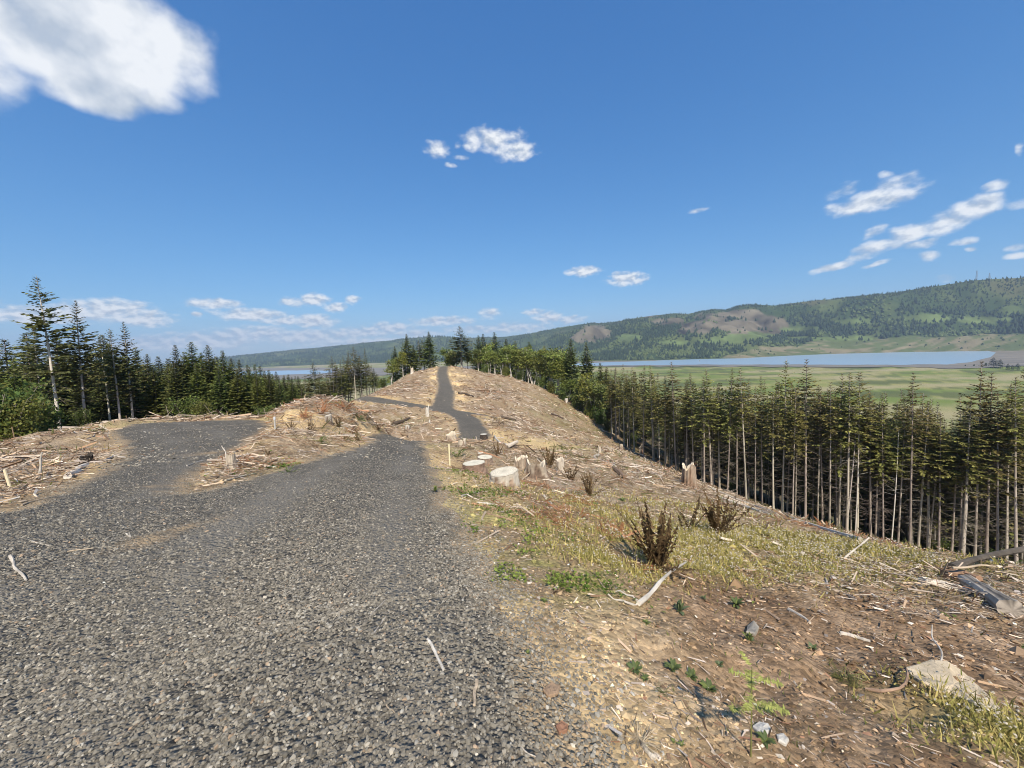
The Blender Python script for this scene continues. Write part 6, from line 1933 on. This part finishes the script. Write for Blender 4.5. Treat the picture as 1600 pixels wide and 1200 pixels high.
for a in [(1062, 956, 26, 22, 'upright grey-green rosette right of the forked branch', 0, 1, 1.5), (1150, 946, 22, 20, 'dark green rosette farther right of the forked branch', 1, 2, .9), (992, 1048, 22, 22, 'dark leafy weed on the bare soil, left one', 1, 3, .5), (1008, 1062, 14, 14, 'small dark weed below the left leafy weed', 1, 4, .5),
          (1052, 1046, 22, 24, 'leafy weed in the middle of the bare soil', 1, 5, .6), (1080, 1058, 20, 20, 'leafy weed right of the middle one', 1, 6, .6), (1108, 1078, 24, 26, 'leafy weed at the tip of the bracken shadow', 1, 7, .6), (1124, 1040, 15, 16, 'pale rosette above the bracken shadow weed', 0, 8, .7),
          (1196, 1160, 24, 26, 'green leafy plant behind the bracken stem', 1, 9, .5), (1065, 1166, 12, 10, 'small bright seedling at the bottom of the bank', 2, 10, .6), (1052, 1160, 9, 8, 'tiny bright seedling beside the other seedling', 2, 11, .6), (680, 768, 14, 14, 'bright yellow-green weed at the road edge', 2, 12, 1.2), (694, 766, 10, 12, 'second yellow-green weed at the road edge', 2, 13, 1.2),
          (1010, 975, 12, 14, 'light green sprout below the forked branch', 2, 14, 1.0), (1172, 1004, 22, 14, 'light green sprout above the bracken', 2, 15, 1.3), (825, 1022, 10, 12, 'small weed in the gravel edge', 2, 16, .8), (850, 940, 12, 14, 'small light weed below the clover patch', 2, 17, .8), (1100, 935, 10, 12, 'small grey weed between the two rosettes', 0, 18, .7),
          (1270, 1015, 16, 16, 'grey-green weed on the soil left of the bark slab', 0, 19, .7), (1216, 795, 12, 12, 'pale thistle near the stand edge', 0, 20, 1.6), (852, 830, 12, 14, 'bright green sprout among the red ferns', 2, 21, 1.0), (972, 783, 12, 14, 'bright green plant right of the dark fern', 2, 22, 1.0), (932, 790, 11, 12, 'bright green plant below the dark fern', 2, 23, 1.0), (835, 796, 13, 16, 'dark blue-green weed in the red debris', 1, 24, .8)]:
    rosette(*a)

# grassy tuft and fibrous root in the foreground
def tuft(px, py, rpx, n, label, col, seed, name='grass_tuft', cat='grass', flat=.9):
    p = spot(px, py); s = rpx * mpp(p); rng = np.random.default_rng(seed)
    mb = MB()
    for k in range(n):
        a = rng.uniform(0, 6.28); el = rng.uniform(.1, flat); L = s * rng.uniform(.6, 1.2)
        d = np.array([math.cos(a) * math.cos(el), math.sin(a) * math.cos(el), math.sin(el)]); b = np.array([rng.normal(0, .12) * s, rng.normal(0, .12) * s, 0])
        mb.tube([b, b + d * L * .55, b + d * L * np.array([1.05, 1.05, .7])], [.006 * s / .1 * .25, .004 * s / .1 * .25, .001], 3, np.array(col) * rng.uniform(.6, 1.3))
    return tag(obj(name, mb.mesh(name, [mt_herb]), None, p), label, cat)


tuft(1318, 1062, 30, 60, 'olive grass tuft on the soil left of the root loop', (.17, .17, .06), 1)
tuft(1340, 1075, 24, 50, 'second olive grass tuft touching the root loop', (.20, .19, .07), 2)
tuft(1000, 1158, 30, 70, 'pale fibrous root clump at the bottom of the bank', (.52, .43, .30), 3, 'root_clump', 'root', .7)
tuft(1035, 1083, 14, 30, 'small dark grass tuft on the sandy soil', (.10, .13, .04), 4)
stick_thing('stick', 'stick', 'short pale root stump below the fibrous clump', [(1006, 1168), (1014, 1178), (1024, 1188)], .009, .012, (.50, .43, .33))

# ------------------------------------------------------------------ far things
# transmission towers on the skyline
mt_steel = mat_attr('galvanised_steel', .5)
for px, row, hpx, lab in [(1526, 438, 15, 'left and taller of two steel masts on the hill skyline'), (1546, 437, 10, 'right and shorter of two steel masts on the hill skyline')]:
    a_ = _pa(px, row)[0]
    x_, y_, z_, _, _ = [float(np.ravel(v)[0]) for v in hill_xyz(np.array([a_]), np.array([.99]))]
    hgt = hpx * mpp((x_, y_, z_)) + 6
    o = thing('steel_mast', lab, 'mast', (x_, y_, z_ - 5), 0, None)
    for sx, sy in ((-1, -1), (1, -1), (1, 1), (-1, 1)):
        mb = MB(); mb.tube([(sx * 3.2, sy * 3.2, 0), (sx * .6, sy * .6, hgt)], .55, 4, (.25, .25, .26))
        obj('leg', mb.mesh('leg', [mt_steel]), o)
    for f in (.25, .5, .72, .9):
        w = 3.2 - 2.6 * f
        mb = MB(); mb.tube([(-w, -w, hgt * f), (w, -w, hgt * f), (w, w, hgt * f), (-w, w, hgt * f), (-w, -w, hgt * f)], .3, 4, (.25, .25, .26))
        obj('brace', mb.mesh('brace', [mt_steel]), o)

# farm buildings at the foot of the hills
def far_house(px, py, w, h, label, wall=(.75, .74, .70), roof=(.55, .55, .55)):
    p = at_z(px, py, Z_VALLEY); d = w * .6
    o = thing('farm_building', label, 'building', (p[0], p[1], Z_VALLEY - .3), .3)
    v = [(-w / 2, -d / 2, 0), (w / 2, -d / 2, 0), (w / 2, d / 2, 0), (-w / 2, d / 2, 0), (-w / 2, -d / 2, h), (w / 2, -d / 2, h), (w / 2, d / 2, h), (-w / 2, d / 2, h), (-w / 2, 0, h * 1.5), (w / 2, 0, h * 1.5)]
    mb = MB(); mb.add(v, [(0, 1, 5, 4), (1, 2, 6, 5), (2, 3, 7, 6), (3, 0, 4, 7)], wall)
    mb.F3.append(np.array([(4, 8, 7), (5, 6, 9)])); mb.M3.append(np.zeros(2, int))
    obj('wall', mb.mesh('wall', [mt_far]), o)
    e = 1.06
    mb = MB(); mb.add([(-w / 2 * e, -d / 2 * 1.1, h * .97), (w / 2 * e, -d / 2 * 1.1, h * .97), (w / 2 * e, 0, h * 1.55), (-w / 2 * e, 0, h * 1.55), (w / 2 * e, d / 2 * 1.1, h * .97), (-w / 2 * e, d / 2 * 1.1, h * .97)], [(0, 1, 2, 3), (3, 2, 4, 5)], roof)
    obj('roof', mb.mesh('roof', [mt_far]), o)
    return o


mt_far = mat_attr('painted_siding', .7)
far_house(1547, 521, 26, 7, 'long white farm building at the foot of the right hills', roof=(.78, .77, .74))
far_house(1458, 524, 12, 5, 'small white farmhouse in the trees below the hills')
far_house(1279, 534, 12, 5, 'tiny white house beyond the far pasture')
# channel marker
p = at_z(1093, 565, _zw)
mb = MB(); mb.tube([(0, 0, -2), (0, 0, 6.5)], .55, 6, (.35, .33, .30), 0, True); mb.tube([(-.9, 0, 4.2), (-.9, 0, 6.0), (.9, 0, 6.0)], .25, 4, (.35, .33, .3))
tag(obj('channel_marker', mb.mesh('channel_marker', [mt_steel]), None, p), 'small channel marker post standing in the river', 'marker post')
